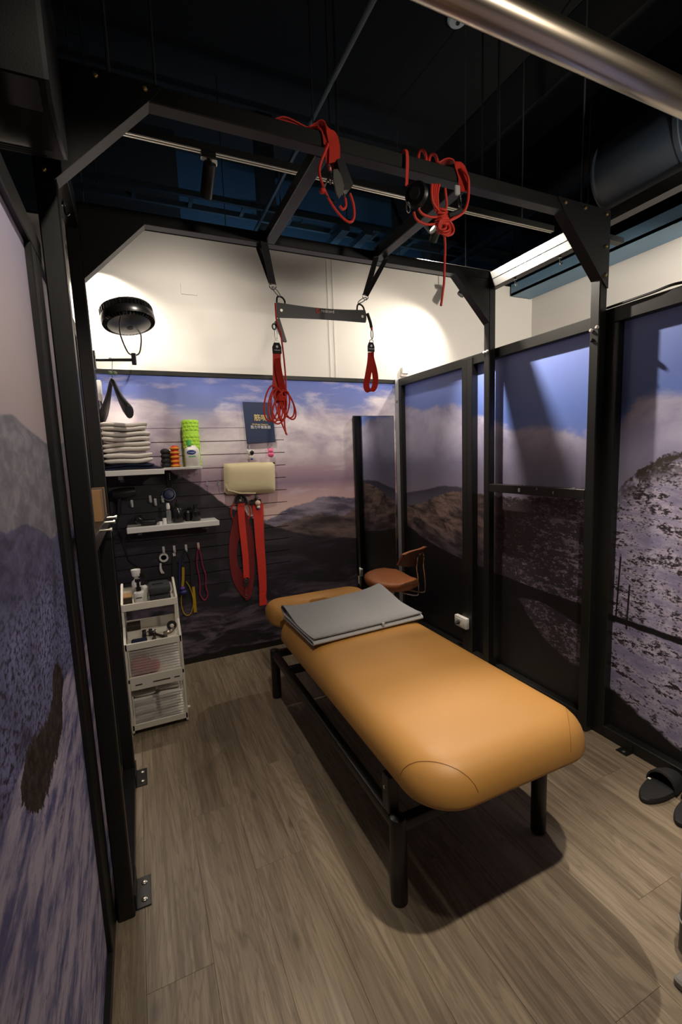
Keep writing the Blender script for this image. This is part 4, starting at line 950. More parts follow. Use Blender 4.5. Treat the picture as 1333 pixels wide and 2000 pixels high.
# -- left sling with cleat and coiled rope
s1 = T('rope_sling', (.7, YS, 1.62), 'red strap sling with black cleat and coiled red rope under the bar, left end', 'sling')
MB().tube(spl(pp_([(538, 592), (539, 608), (540, 622), (543, 634), (549, 652), (551, 668), (555, 700), (558, 735), (559, 765), (557, 800), (556, 825), (559, 848)], YS-.012), 5), .0042, 8).build('rope', 'red_rope', s1)
cq = pp_([(537, 628), (545, 620), (560, 668), (553, 667)], YS-.004); MB().prism([(q.x, q.z) for q in cq], 'y', YS-.012, YS+.008).build('cleat', 'black_plastic', s1)
ringtube(MB(), P(536, 638, YS), .009, .013, .004).build('eye', 'black_metal', s1)
ringtube(MB(), P(540, 653, YS), .007, .026, .0028).build('carabiner', 'chrome', s1)
ringtube(MB(), P(541, 668, YS), .012, .011, .002).build('ring', 'chrome', s1)
tagtab(s1, P(541, 680, YS-.004), .044, .05)
q = pp_([(541, 690), (541, 710), (541, 735), (540, 760), (543, 778), (552, 786)], YS); MB().ribbon(spl(q, 5), XV, .04, .003).build('strap', 'red_web', s1)
q = pp_([(542, 700, YS-.008), (545, 725, YS-.02), (551, 752, YS-.02), (555, 775, YS-.012), (552, 786, YS)], YS); MB().ribbon(spl(q, 5), [Vector((.8, -.6, 0))]*21, .032, .003).build('strap', 'red_web', s1)
cc_ = P(548, 788, YS-.02)
for k, (dx, dz, w, h, tl_) in enumerate(((-.045, 0, .035, .085, .15), (-.03, -.01, .03, .08, .1), (-.018, -.005, .03, .078, .0), (-.005, -.01, .022, .075, -.1), (.01, -.008, .02, .07, .05), (.03, -.002, .034, .068, -.25), (.036, -.006, .03, .072, -.3), (.0, -.02, .04, .08, .3))):
    c = Vector((cc_.x+dx, YS-.02-.004*(k % 4), cc_.z+dz))
    MB().tube([c+Vector((w*math.cos(a)+tl_*h*math.sin(a), .006*math.sin(2*a+k), h*math.sin(a))) for a in [2*math.pi*q/22 for q in range(22)]], .0042, 8, True).build('rope_coil', 'red_rope', s1)
MB().tube(spl(pp_([(546, 815), (553, 832), (561, 850)], YS-.03), 5), .0042, 8).build('rope_tail', 'red_rope', s1)
for k in range(3): MB().tube([(cc_.x+.022*math.cos(a), YS-.028+.016*math.sin(a), cc_.z+.03-.008*k) for a in [2*math.pi*q/14 for q in range(14)]], .0042, 8, True).build('rope_wrap', 'red_rope', s1)
# -- right sling loop
s2 = T('strap_loop', (1.22, YS, 1.8), 'short red strap loop with black tab under the bar, right end', 'sling')
MB().tube(pp_([(718, 612), (724, 630), (726, 640)], YS), .008, 8).build('cord_sleeve', 'black_rubber', s2)
MB().tube(pp_([(726, 640), (727, 644)], YS), .006, 8).build('cord', 'red_rope', s2)
ringtube(MB(), P(727, 653, YS), .006, .024, .0028).build('carabiner', 'chrome', s2)
ringtube(MB(), P(726, 667, YS), .011, .009, .002).build('ring', 'chrome', s2)
tagtab(s2, P(725, 678, YS-.004), .038, .048)
q = pp_([(725, 688), (724, 705), (719, 735), (716, 752), (719, 762), (726, 764), (732, 755), (734, 740), (731, 720), (726, 700), (725, 688)], YS)
K_ = spl(q, 5); MB().ribbon(K_, [Vector((.75-.5*(i/len(K_)), -.6, 0)) for i in range(len(K_))], .034, .003).build('strap', 'red_web', s2, True, 50)

# ================================================================== FAN AND COAT HANGER (left rear)
YFN = 3.2
fn = T('wall_fan', (-.1, YFN, 2.05), 'round black wall fan on a swing arm above the coat hanger', 'fan')
arm0, arm1 = P(190, 703, YFN), P(262, 703, YFN)
MB().rbox((XL, YFN-.03, arm0.z-.055), (XL+.016, YFN+.03, arm0.z+.055), .004).build('wall_bracket', 'fan_black', fn)
MB().cyl((XL+.012, YFN, arm0.z), (arm1.x, YFN, arm1.z), .0095, 12).build('swing_arm', 'fan_black', fn)
MB().rbox((arm1.x-.014, YFN-.014, arm1.z-.03), (arm1.x+.014, YFN+.014, arm1.z+.04), .004).build('joint', 'fan_black', fn)
fc_ = P(250, 622, YFN); fup = Vector((-.13, .23, 1)).normalized()
R1, HT = .155, .05
MB().lathe(fc_, [(R1*.99, .014), (R1*1.01, .008), (R1*1.01, -.022), (R1*.985, -.034), (R1*.96, -.03), (R1*.97, .012)], 48, fup).build('outer_ring', 'fan_black', fn)
MB().lathe(fc_+fup*.048, [(R1*.985, -.004), (R1, 0), (R1*.985, .006), (R1*.95, .008), (R1*.94, .002)], 48, fup).build('top_rim', 'fan_black', fn)
MB().lathe(fc_, [(.0, -.064), (.05, -.061), (.09, -.053), (.126, -.042), (.13, -.036), (.12, -.034), (.085, -.044), (.05, -.05), (0, -.05)], 36, fup).build('motor_shell', 'fan_black', fn)
MB().lathe(fc_-fup*.0635, [(0, -.003), (.018, -.002), (.02, .002), (0, .002)], 18, fup).build('badge', 'grey_case', fn)
MB().lathe(fc_+fup*HT, [(0, .006), (.06, .006), (.066, 0), (.066, -.01), (0, -.01)], 24, fup).build('hub_cap', 'fan_black', fn)
ua = fup.orthogonal().normalized(); ub = fup.cross(ua)
for k in range(44):
    a = 2*math.pi*k/44; d = ua*math.cos(a)+ub*math.sin(a)
    MB().tube([fc_+fup*.052+d*.064, fc_+fup*.055+d*.11, fc_+fup*.05+d*R1*.96, fc_+fup*.044+d*R1*.985, fc_+fup*.012+d*R1*.99], .0034, 4).build('grille_wire', 'fan_black', fn)
    MB().tube([fc_-fup*.041+d*.125, fc_-fup*.038+d*.14, fc_-fup*.032+d*R1*.97], .0034, 4).build('grille_wire', 'fan_black', fn)
for k in range(5):
    a = 2*math.pi*k/5; d = ua*math.cos(a)+ub*math.sin(a); e = fup.cross(d)
    MB().add([fc_+d*.03-e*.015+fup*.012, fc_+d*.135-e*.045+fup*.02, fc_+d*.135+e*.03-fup*.004, fc_+d*.03+e*.015-fup*.002,
              fc_+d*.03-e*.015+fup*.014, fc_+d*.135-e*.045+fup*.022, fc_+d*.135+e*.03-fup*.002, fc_+d*.03+e*.015], [(0, 1, 2, 3), (4, 7, 6, 5), (0, 4, 5, 1), (1, 5, 6, 2), (2, 6, 7, 3), (3, 7, 4, 0)]).build('blade', 'fan_black', fn)
yk = [P(236, 618, YFN-.16), P(233, 640, YFN-.15), P(238, 662, YFN-.1), P(250, 688, YFN-.03), Vector((arm1.x, YFN, arm1.z+.03)), P(272, 690, YFN+.02), P(276, 668, YFN+.08), P(275, 650, YFN+.14)]
MB().tube(spl(yk, 5), .0045, 8).build('yoke', 'fan_black', fn)

hg = T('coat_hanger', (-.09, YFN, 1.8), 'wide-shouldered black coat hanger on the fan arm', 'hanger')
hx = P(217, 703, YFN).x; ap = P(219, 744, YFN)
MB().tube(spl([(hx-.016, YFN, arm0.z-.002), (hx-.012, YFN, arm0.z+.014), (hx, YFN, arm0.z+.016), (hx+.006, YFN, arm0.z+.004), (hx+.003, YFN, arm0.z-.03), (ap.x, YFN, ap.z)], 5), .0022, 6).build('hook', 'chrome', hg)
MB().blob((hx-.012, YFN-.006, arm0.z-.075), .014, .008, .013).blob((hx+.014, YFN-.006, arm0.z-.077), .014, .008, .013).build('clip', simple('grey_green_clip', (.1, .14, .08), .4), hg)
hd = Vector((.46, -.888, 0))*.86; side_ = Vector((.888, .46, 0))
for s_ in (-1, 1):
    q = [(0, .0, .02, .012), (.03, -.022, .024, .014), (.07, -.08, .026, .017), (.12, -.135, .034, .024), (.17, -.178, .042, .03), (.205, -.2, .044, .032), (.215, -.205, .036, .026)]
    rr = []
    for d_, dz, hh, ww in q:
        c = ap+hd*(s_*d_)+Vector((0, 0, dz)); rr.append([c+side_*ww*.9*math.cos(a)+ZV*hh*math.sin(a) for a in [2*math.pi*k/12 for k in range(12)]])
    MB().rings(rr).build('shoulder', 'fan_black', hg)

sw = T('switch_box', (-.18, 3.3, 1.9), 'small white switch box on the left partition behind the hanger', 'switch')
MB().rbox((XL, 3.31, 1.90), (XL+.026, 3.385, 2.03), .006, 2).build('box', 'white_plastic', sw)
MB().tube(spl([(XL+.013, 3.35, 1.90), (XL+.016, 3.35, 1.88), (XL+.02, 3.36, 1.86), (XL+.01, 3.37, 1.84)], 4), .004, 6).build('cord', 'black_rubber', sw)
o = T('cover_plate', (.43, YB, 2.64), 'blank white cover plate high on the white back wall', 'plate')
MB().rbox((.378, YB-.006, 2.642), (.488, YB-.0005, 2.715), .002).build('plate', 'white_wall', o)
o = T('cable_cover', (1.33, YB, 2.1), 'thin white cable cover rising on the back wall right of centre', 'cable cover')
MB().rbox((1.475, YB-.004, 2.12), (1.49, YB-.0005, 3.015), .001).build('cover', 'white_wall', o); MB().rbox((1.52, YB-.004, 2.12), (1.535, YB-.0005, 3.015), .001).build('cover', 'white_wall', o)
o = T('junction_box', (2.165, YB, 2.18), 'small white junction box above the back corner', 'junction box')
MB().rbox((2.135, YB-.03, 2.17), (2.20, YB-.0005, 2.225), .004).build('box', 'white_plastic', o); MB().rbox((2.13, YB-.02, 2.15), (2.205, YB-.0005, 2.17), .002).build('lip', 'white_plastic', o)

# ================================================================== ACCESSORY WALL
YW = YB-.024
def shelf(nm, x0, x1, y0, z, lip, label, br_):
    t = T(nm, ((x0+x1)/2, y0, z), label, 'shelf', 'white shelves of the accessory wall')
    MB().rbox((x0, y0, z-.012), (x1, YW-.0005, z), .002).build('board', 'shelf_white', t, False)
    MB().rbox((x0-.001, y0-.008, z-lip), (x1+.001, y0, z+.004), .003).build('front_lip', 'shelf_white', t, True)
    for b in br_: MB().rbox((b-.014, y0+.03, z-.055), (b+.014, YW-.0005, z-.013), .002).rbox((b-.014, YW-.008, z-.08), (b+.014, YW-.0005, z-.012), .002).build('bracket', 'clear', t, False)
    return t
shelf('wall_shelf', -.186, .155, 3.10, 1.452, .03, 'white shelf carrying the towel stack', (-.1,))
shelf('wall_shelf', .16, .405, 3.22, 1.456, .014, 'white shelf carrying the lime foam roller and lotion bottle', (.27,))
shelf('wall_shelf', -.095, .49, 3.2, 1.078, .034, 'lower white shelf carrying dark bottles', (-.02, .41))

# towels: rounded folded slabs with soft waves
def towel(x0, x1, y0, y1, z0, h, seed, nm, label, group, mat='terry'):
    rnd = random.Random(seed); t = T(nm, ((x0+x1)/2, (y0+y1)/2, z0), label, 'towel', group)
    ph = [rnd.uniform(0, 6) for _ in range(6)]
    def wave(x, y): return .0045*math.sin(15*x+ph[0])+.003*math.sin(31*x+ph[1])
    xe = x1
    for half, (a, b) in enumerate(((0., .5), (.5, 1.))):
        mb = MB(); rr = []; x1 = xe-rnd.uniform(0, .022)
        nx = 18
        for i in range(nx+1):
            s_ = i/nx; x = x0+(x1-x0)*s_; e = min(1, min(s_, 1-s_)*9+.25); hh = h*.48*math.sqrt(e); zc = z0+h*(.25+.5*half)+wave(x, 0)*(.6)
            ring = []
            for k in range(20):
                an = 2*math.pi*k/20; c, s2 = math.cos(an), math.sin(an)
                y = (y0+y1)/2+(y1-y0)/2*math.copysign(abs(c)**.5, c)*(1-.04*(1-e))+.01*math.sin(11*x+ph[2+half]); z = zc+hh*.53*math.copysign(abs(s2)**.55, s2)+wave(x, y)*.3
                ring.append((x, y, z))
            rr.append(ring)
        mb.rings(rr).build('fold', mat, t, True, 60)
    return t
z = 1.459
towel(-.178, .12, 3.13, 3.36, z, .034, 3, 'folded_cloth', 'folded black cloth under the white towel stack', None, 'navy')
z = 1.50
words = ['lowest', 'second', 'third', 'topmost']
for k in range(4):
    h = [.064, .06, .06, .052][k]; j = [.01, -.002, -.004, -.02][k]
    towel(-.181, .105+j, 3.12+.004*k, 3.36, z, h, 20+k, 'folded_towel', words[k]+' white towel'+(' from the bottom' if 0 < k < 3 else '')+' of the stack on the upper shelf', 'white towels stacked on the upper shelf')
    z += h*1.1
ct = T('cushion', (.24, 3.34, 1.457), 'small white cushion behind the black ribbed roller', 'cushion')
MB().blob((.215, 3.362, 1.52), .055, .025, .062, 20, 12, .75).build('pad', 'terry', ct)

def ribbed(cx, cy, z0, h, r, n, mat, nm, label, extra=None):
    t = T(nm, (cx, cy, z0), label, 'massage roller', 'ribbed massage rollers')
    prof = [(0, 0), (r*.8, 0)]
    for k in range(n):
        for q in range(7): a = math.pi*q/6; prof.append((r*(.74+.26*math.sin(a)), h*(k+q/6)/n))
    prof += [(r*.5, h), (r*.45, h*1.04), (0, h*1.04)]
    MB().lathe((cx, cy, z0), prof, 20).build('grip', mat, t, True, 50)
    if extra:
        for k in range(n): MB().lathe((cx, cy, z0+h*(k+.5)/n-.006), [(r*.8, 0), (r*1.16, .003), (r*1.16, .009), (r*.8, .012)], 20).build('ridge', extra, t)
    return t
p = P(325, 912, 3.3); ribbed(p.x, 3.3, 1.4565, .125, .031, 4, 'black_rubber', 'ribbed_roller', 'black ribbed massage roller on the upper shelf')
p = P(344, 912, 3.31); ribbed(p.x, 3.31, 1.4565, .145, .03, 5, 'orange_foam', 'ribbed_roller', 'red and yellow ribbed massage roller beside the lotion bottle', 'yellow_foam')
lb = T('lotion_bottle', (.34, 3.30, 1.4565), 'white lotion bottle with green cap and blue oval label', 'bottle')
MB().slab(.352, 3.257, .098, .05, .022, [(.004, 1.457), (0, 1.463), (0, 1.56), (.006, 1.582), (.022, 1.597), (.0245, 1.604)], 6).build('body', 'white_plastic', lb)
MB().lathe((.335, 3.257, 1.604), [(0, 0), (.017, 0), (.015, .03), (.014, .036), (0, .036)], 18).build('cap', 'green_cap', lb)
MB().prism([(.345+.03*math.cos(2*math.pi*k/24), 1.556+.015*math.sin(2*math.pi*k/24)) for k in range(24)], 'y', 3.2305, 3.233).build('oval_label', 'print_blue', lb)
text('Cetaphil', .013, 'print_white', 'lettering', lb, (.345, 3.23, 1.556), XV, ZV)
MB().box((.325, 3.231, 1.525), (.372, 3.2325, 1.531)).build('green_line', 'green_cap', lb, False)
fo = T('foam_roller', (.362, 3.34, 1.4565), 'tall lime green foam roller with knobbed surface', 'foam roller')
MB().lathe((.362, 3.342, 1.457), [(.03, 0), (.052, 0), (.054, .004), (.054, .318), (.052, .322), (.03, .322)], 28).build('core', 'green_foam', fo)
rw = 0
for k in range(13):
    zc = 1.472+.0243*k
    if k in (4, 9): continue
    for q in range(12):
        a = 2*math.pi*(q+.5*(k % 2))/12; d = Vector((math.cos(a), math.sin(a), 0)); s_ = Vector((-d.y, d.x, 0)); c = Vector((.362, 3.342, zc))+d*.053
        if d.y > .5: continue
        MB().add([c-s_*.0125-ZV*.0105, c+s_*.0125-ZV*.0105, c+s_*.0125+ZV*.0105, c-s_*.0125+ZV*.0105, c+d*.0045-s_*.006-ZV*.005, c+d*.0045+s_*.006-ZV*.005, c+d*.0045+s_*.006+ZV*.005, c+d*.0045-s_*.006+ZV*.005],
                 [(0, 1, 5, 4), (1, 2, 6, 5), (2, 3, 7, 6), (3, 0, 4, 7), (4, 5, 6, 7)]).build('knob', 'green_foam', fo, False)

# clear acrylic hooks in the slat grooves
def hook(px, py, label, Y=YW, mat='clear', grp='clear hooks on the accessory wall', w=.008, h=.05):
    p = P(px, py, Y-.012); t = T('slat_hook', (p.x, YW, p.z), label, 'hook', grp)
    MB().rbox((p.x-w, YW-.006, p.z-.02), (p.x+w, YW-.0005, p.z+.03), .001).build('back_plate', mat, t, False)
    MB().tube(spl([(p.x, YW-.005, p.z+.01), (p.x, YW-.02, p.z-.012), (p.x, YW-.035, p.z-.016), (p.x, YW-.045, p.z-.004), (p.x, YW-.046, p.z+.008)], 4), .004, 6).build('prong', mat, t)
for px, py, l in ((369, 928, 'clear hook just under the lotion bottle shelf'), (384, 922, 'clear hook under the right end of the upper shelf'), (405, 944, 'left one of two clear hooks left of the cream cushion'), (427, 944, 'right one of two clear hooks left of the cream cushion'), (486, 872, 'clear hook under the left corner of the navy folder'), (525, 870, 'clear hook under the right corner of the navy folder'),
                  (258, 985, 'white hook at far left above the lower shelf'), (294, 976, 'first of the white hooks above the lower shelf'), (304, 982, 'second of the white hooks above the lower shelf'), (318, 976, 'white hook left of the blue cap')):
    hook(px, py, l, mat='clear' if px > 330 else 'shelf_white')
hook(320, 1076, 'white hook holding the tape roll', mat='shelf_white'); hook(341, 1074, 'white hook holding the black strap', mat='shelf_white'); hook(364, 1072, 'white hook holding the yellow and black bands', mat='shelf_white'); hook(388, 1068, 'pinkish hook holding the pink band', mat='skin_plastic')
hook(470, 972, 'hook holding the left red belt', mat='chrome'); hook(501, 971, 'hook holding the right red belt', mat='chrome')

fd = T('folder', (.86, YW-.02, 1.615), 'navy blue folder with gold and white lettering on the accessory wall', 'folder')
a, b, c, d = (.744, 1.913), (.966, 1.909), (.976, 1.618), (.757, 1.612)
MB().prism([a, b, c, d], 'y', YW-.034, YW-.026).build('front_cover', 'folder', fd, False)
MB().prism([(q[0]+.003, q[1]-.002) for q in (a, b, c, d)], 'y', YW-.024, YW-.018).build('back_cover', 'folder', fd, False)
xd = Vector((1, 0, -.018)).normalized(); zd = Vector((-.04, 0, 1)).normalized()
text('筋鳴', .052, 'gold', 'gold_characters', fd, (.872, YW-.0346, 1.795), xd, zd)
text('Wellness Support', .017, 'gold', 'gold_line', fd, (.866, YW-.0346, 1.749), xd, zd)
text('筋力平衡集團', .0255, 'print_white', 'white_characters', fd, (.868, YW-.0346, 1.727), xd, zd)

# little hanging figures
def charm(px, py, parts, label):
    p = P(px, py, YW-.05); t = T('key_charm', (p.x, p.y, p.z-.04), label, 'charm', 'small charms on the accessory wall')
    for nm, dx, dz, rx, rz, mt_, dy in parts: MB().blob((p.x+dx, p.y+dy, p.z+dz), rx, min(rx, rz)*.8, rz, 14, 9).build(nm, mt_, t)
    MB().tube([(p.x, p.y, p.z+.02), (p.x-.002, p.y+.01, p.z+.045)], .0015, 6).build('cord', 'steel', t)
charm(490, 886, [('head', 0, .008, .026, .024, 'white_plastic', 0), ('visor', .006, .006, .017, .018, 'black_gloss', -.012), ('ear', -.024, .024, .009, .008, 'white_plastic', 0), ('ear', .022, .022, .009, .008, 'white_plastic', 0), ('body', .002, -.024, .018, .018, 'white_plastic', 0), ('foot', .004, -.04, .009, .008, 'print_blue', -.008)], 'white charm figure with black visor between folder and cushion')
charm(529, 884, [('head', 0, .012, .021, .018, 'pink', 0), ('body', .001, -.016, .024, .020, 'pink', 0), ('ear', -.012, .026, .008, .008, 'pink', 0), ('ear', .012, .026, .008, .008, 'pink', 0)], 'pink charm hanging under the right corner of the folder')
charm(504, 984, [('head', 0, .006, .022, .022, 'skin_plastic', 0), ('body', .003, -.024, .014, .014, 'white_plastic', 0), ('shorts', .003, -.036, .012, .009, 'print_blue', 0)], 'peach charm figure hanging on the right red belt')

cu = T('foam_cushion', (.78, 3.33, 1.22), 'cream foam cushion held flat against the accessory wall', 'cushion')
ca, cb_, cc2, cd_ = P(439, 906, 3.31), P(540, 903, 3.31), P(541, 962, 3.31), P(440, 966, 3.31)
vs = []; fs = []; nu, nv = 20, 14
for s_ in (-1, 1):
    for i in range(nu+1):
        for j in range(nv+1):
            u, v = i/nu, j/nv; p = (ca*(1-u)+cb_*u)*(1-v)+(cd_*(1-u)+cc2*u)*v
            bl2 = (max(0, 1-abs(2*u-1)**5)*max(0, 1-abs(2*v-1)**4))**.5
            pin = .006*math.sin(math.pi*u)*(1 if v < .5 else -1)*abs(2*v-1)**3
            vs.append((p.x, 3.35+s_*.042*bl2, p.z+pin))
q = (nu+1)*(nv+1)
for b_ in (0, q):
    for i in range(nu):
        for j in range(nv): a_ = b_+i*(nv+1)+j; fs.append((a_, a_+1, a_+nv+2, a_+nv+1))
MB().add(vs, fs).build('pad', 'cream_foam', cu, True, 80)
MB().tube([P(440+1*k, 908+.0*k, 3.345) for k in range(0, 101, 20)]+[], .0015, 6).build('seam', 'cream_foam', cu)
MB().ribbon([P(441, 945, 3.312), P(446, 957, 3.309), P(470, 963, 3.311), P(500, 963, 3.311)], [ZV]*4, .01, .002).build('flap', 'cream_foam', cu)

# red belts on hooks
b1 = T('therapy_belt', (.68, 3.36, .4), 'wide red belt with black buckle and a dark red loop behind it', 'belt')
YQ = 3.365
def rib(lst, w, par, nm, mat, wdv=XV, Y=YQ, t=.003):
    k_ = spl(pp_(lst, Y), 5); ww = [w]*len(k_) if not isinstance(w, tuple) else [w[0]+(w[1]-w[0])*i/(len(k_)-1) for i in range(len(k_))]
    return MB().ribbon(k_, wdv, ww, t).build(nm, mat, par, True, 50)
lo_ = spl(pp_([(466, 992), (455, 1020), (448, 1060), (449, 1100), (456, 1135), (470, 1160), (484, 1172), (492, 1160), (496, 1135), (498, 1100), (495, 1050), (485, 1010), (476, 992)], 3.388), 5)
c_in = P(474, 1085, 3.388)
outer = lo_; inner = [c_in+(p-c_in)*.42+Vector((0, 0, .0)) for p in lo_]
vs = []; fs = []
for dy in (0, .004):
    for p in outer: vs.append((p.x, p.y+dy, p.z))
    for p in inner: vs.append((p.x, p.y+dy, p.z))
k_ = len(outer)
for b_ in (0, 2*k_):
    for i in range(k_): j = (i+1) % k_; fs.append((b_+i, b_+j, b_+k_+j, b_+k_+i))
for i in range(k_):
    j = (i+1) % k_; fs.append((i, j, 2*k_+j, 2*k_+i)); fs.append((k_+i, k_+j, 3*k_+j, 3*k_+i))
MB().add(vs, fs).build('back_loop', 'dark_red_web', b1, False)
rib([(471, 983), (472, 1010), (476, 1050), (480, 1090), (482, 1130)], (.052, .045), b1, 'strap', 'red_web')
for pts in ([(461, 980), (453, 992), (452, 1005), (456, 1016)], [(480, 980), (488, 992), (489, 1005), (485, 1014)]): rib(pts, .012, b1, 'strap_edge', 'red_web', Vector((.4, -1, 0)))
MB().rbox(P(470, 978, YQ)-Vector((.03, .008, .018)), P(470, 978, YQ)+Vector((.03, .004, .022)), .004).build('buckle_tab', 'black_plastic', b1)
MB().tube(spl(pp_([(460, 984), (465, 970), (470, 967), (478, 972), (484, 984)], YQ), 5), .009, 8).build('handle', 'black_rubber', b1)
MB().lathe(P(470, 977, YQ-.008), [(.009, 0), (.009, .002), (0, .002)], 12, (0, -1, 0)).build('rivet', 'steel', b1)
rib([(481, 1128), (481, 1145)], .034, b1, 'end_tab', 'black_web')
for py in (1134, 1165): ringtube(MB(), P(481, py, YQ-.006), .009, .012, .0025).build('ring', 'steel', b1)
rib([(482, 1140), (481, 1165), (482, 1172)], .02, b1, 'end_tab', 'dark_red_web', XV, 3.372)
b2 = T('therapy_belt', (.78, 3.36, .37), 'plain long red belt hanging right of the buckled one', 'belt')
rib([(504, 984), (506, 1020), (508, 1060), (512, 1110), (514, 1150), (513, 1165)], (.082, .052), b2, 'strap', 'red_web')
rib([(513, 1160), (514, 1170), (515, 1182)], (.05, .062), b2, 'strap_end', 'red_web', XV, 3.36)
MB().rbox(P(497, 981, YQ)-Vector((.03, .004, .02)), P(503, 981, YQ)+Vector((.03, .006, .022)), .004).build('end_tab', 'black_web', b2)

# ---- things on and above the lower shelf
def bottle(nm, x, y, z, prof, mat, label, cat='bottle', group='toiletries on the lower shelf', cap=None, n=16):
    t = T(nm, (x, y, z), label, cat, group); MB().lathe((x, y, z), prof, n).build('body', mat, t)
    if cap: MB().lathe((x, y, z), cap[0], n).build('cap', cap[1], t)
    return t
zs = 1.0785
x_ = lambda px, Y: P(px, 1010, Y).x
bottle('pump_bottle', x_(348, 3.3), 3.3, zs, [(0, 0), (.036, 0), (.038, .004), (.038, .085), (.03, .1), (.014, .11), (.014, .12), (0, .12)], 'black_gloss', 'large glossy black pump bottle on the lower shelf', cap=([(0, .12), (.015, .12), (.015, .135), (.005, .137), (.005, .16), (0, .16)], 'black_plastic'))
bottle('black_bottle', x_(383, 3.3), 3.3, zs, [(0, 0), (.03, 0), (.032, .004), (.032, .065), (.02, .08), (.012, .085), (0, .085)], 'black_gloss', 'short black bottle near the right end of the lower shelf', cap=([(0, .085), (.014, .085), (.014, .115), (0, .115)], 'black_plastic'))
bottle('black_bottle', x_(368, 3.33), 3.33, zs, [(0, 0), (.024, 0), (.025, .003), (.025, .06), (.016, .072), (0, .072)], 'black_plastic', 'small black bottle between two larger black bottles')
bottle('spray_bottle', x_(330, 3.27), 3.27, zs, [(0, 0), (.015, 0), (.016, .004), (.016, .085), (.009, .095), (.008, .1), (0, .1)], 'clear', 'slim clear spray bottle with white cap on the lower shelf', cap=([(0, .1), (.012, .1), (.013, .12), (.009, .14), (0, .141)], 'white_plastic'))
bottle('white_jar', x_(321, 3.25), 3.25, zs, [(0, 0), (.013, 0), (.013, .04), (.012, .042), (0, .042)], 'white_plastic', 'taller of two small white jars on the lower shelf')
bottle('white_jar', x_(313, 3.25), 3.25, zs, [(0, 0), (.012, 0), (.012, .02), (.011, .022), (0, .022)], 'white_plastic', 'shorter of two small white jars on the lower shelf')
mg = T('massage_gun', (x_(290, 3.3), 3.3, zs), 'black massage gun lying on the lower shelf', 'massage gun')
MB().rbox((x_(290, 3.3)-.05, 3.26, zs), (x_(290, 3.3)+.05, 3.31, zs+.04), .012, 3).build('handle', 'black_plastic', mg)
MB().lathe((x_(272, 3.3), 3.29, zs+.045), [(0, -.02), (.03, -.018), (.032, 0), (.026, .02), (.01, .028), (0, .028)], 18, (0, -1, .3)).build('head', 'black_gloss', mg)
bc_ = T('blue_cap', (x_(330, 3.36), 3.36, 1.2), 'dark blue round brush pad with white rim hanging above the lower shelf', 'brush')
p = P(330, 966, 3.37); MB().lathe((p.x, 3.372, p.z), [(0, .03), (.03, .026), (.04, .012), (.041, 0), (0, 0)], 24, (0, -1, .2)).build('dome', 'brush_blue', bc_)
MB().lathe((p.x, 3.372, p.z), [(.0415, -.002), (.043, 0), (.0415, .004)], 24, (0, -1, .2)).build('rim', 'white_plastic', bc_)
bb = T('strap_pack', (x_(331, 3.37), 3.37, 1.33), 'flat black pack with white marks hanging under the upper shelf', 'pack')
p0, p1 = P(324, 921, 3.372), P(337, 950, 3.372); MB().rbox((p0.x, 3.376, p1.z), (p1.x, 3.392, p0.z), .003).build('pack', 'black_web', bb)
for k in range(4): MB().box((p0.x+.02, 3.3752, p0.z-.022-.012*k), (p0.x+.026, 3.376, p0.z-.015-.012*k)).build('white_mark', 'print_white', bb, False)
hdry = T('hair_dryer', (-.1, 3.35, 1.1), 'black hair dryer hanging at the left above the lower shelf', 'hair dryer')
p = P(240, 968, 3.35); MB().lathe((p.x-.06, 3.35, p.z+.01), [(0, 0), (.03, 0), (.036, .02), (.036, .09), (.028, .14), (0, .14)], 18, (1, 0, .1)).build('barrel', 'black_plastic', hdry)
MB().tube(spl([(p.x-.02, 3.35, p.z), (p.x-.03, 3.35, p.z-.06), (p.x-.035, 3.35, p.z-.12)], 4), .016, 10).build('handle', 'black_plastic', hdry)
MB().tube(spl([(p.x-.035, 3.35, p.z-.12), (p.x-.05, 3.36, p.z-.2), (p.x-.02, 3.37, p.z-.35), (p.x+.0, 3.38, p.z-.45), (p.x+.05, 3.385, p.z-.5)], 5), .004, 6).build('cord', 'black_rubber', hdry)

# ---- things hanging below the lower shelf
tp = T('tape_roll', (.13, 3.37, .75), 'roll of white tape with a loose tail on a hook', 'tape')
p = P(320, 1089, 3.37); MB().lathe((p.x, 3.384, p.z), [(.019, 0), (.031, 0), (.031, .022), (.019, .022), (.019, 0)], 24, (0, -1, 0)).build('roll', 'shelf_white', tp)
rib([(314, 1100), (314, 1110), (317, 1118), (320, 1117)], (.012, .02), tp, 'tail', 'shelf_white', XV, 3.365, .002)
bs = T('black_band', (.22, 3.37, .6), 'black exercise band hanging beside the tape roll', 'band', 'exercise bands')
rib([(341, 1082), (341, 1110), (342, 1150)], .03, bs, 'band', 'black_rubber', XV, 3.38)
rib([(340, 1080), (341, 1086)], .018, bs, 'tag', 'shelf_white', XV, 3.374)
yb_ = T('yellow_band', (.3, 3.37, .45), 'yellow and black exercise band loop on a hook', 'band', 'exercise bands')
rib([(364, 1076), (357, 1095), (357, 1120), (355, 1145)], .02, yb_, 'band_strand', 'black_rubber', XV, 3.378)
rib([(366, 1076), (374, 1095), (376, 1130), (377, 1160)], .02, yb_, 'band_strand', 'black_rubber', XV, 3.378)
rib([(358, 1108), (358, 1130), (356, 1152)], .018, yb_, 'yellow_strand', 'yellow_band', XV, 3.372)
rib([(378, 1146), (380, 1170), (382, 1196)], (.018, .022), yb_, 'yellow_strand', 'yellow_band', XV, 3.372)
MB().tube(spl(pp_([(356, 1150), (354, 1175), (358, 1195), (366, 1202), (374, 1196), (378, 1175), (372, 1150), (364, 1136)], 3.372), 5), .0035, 6).build('thin_cord', 'yellow_band', yb_)
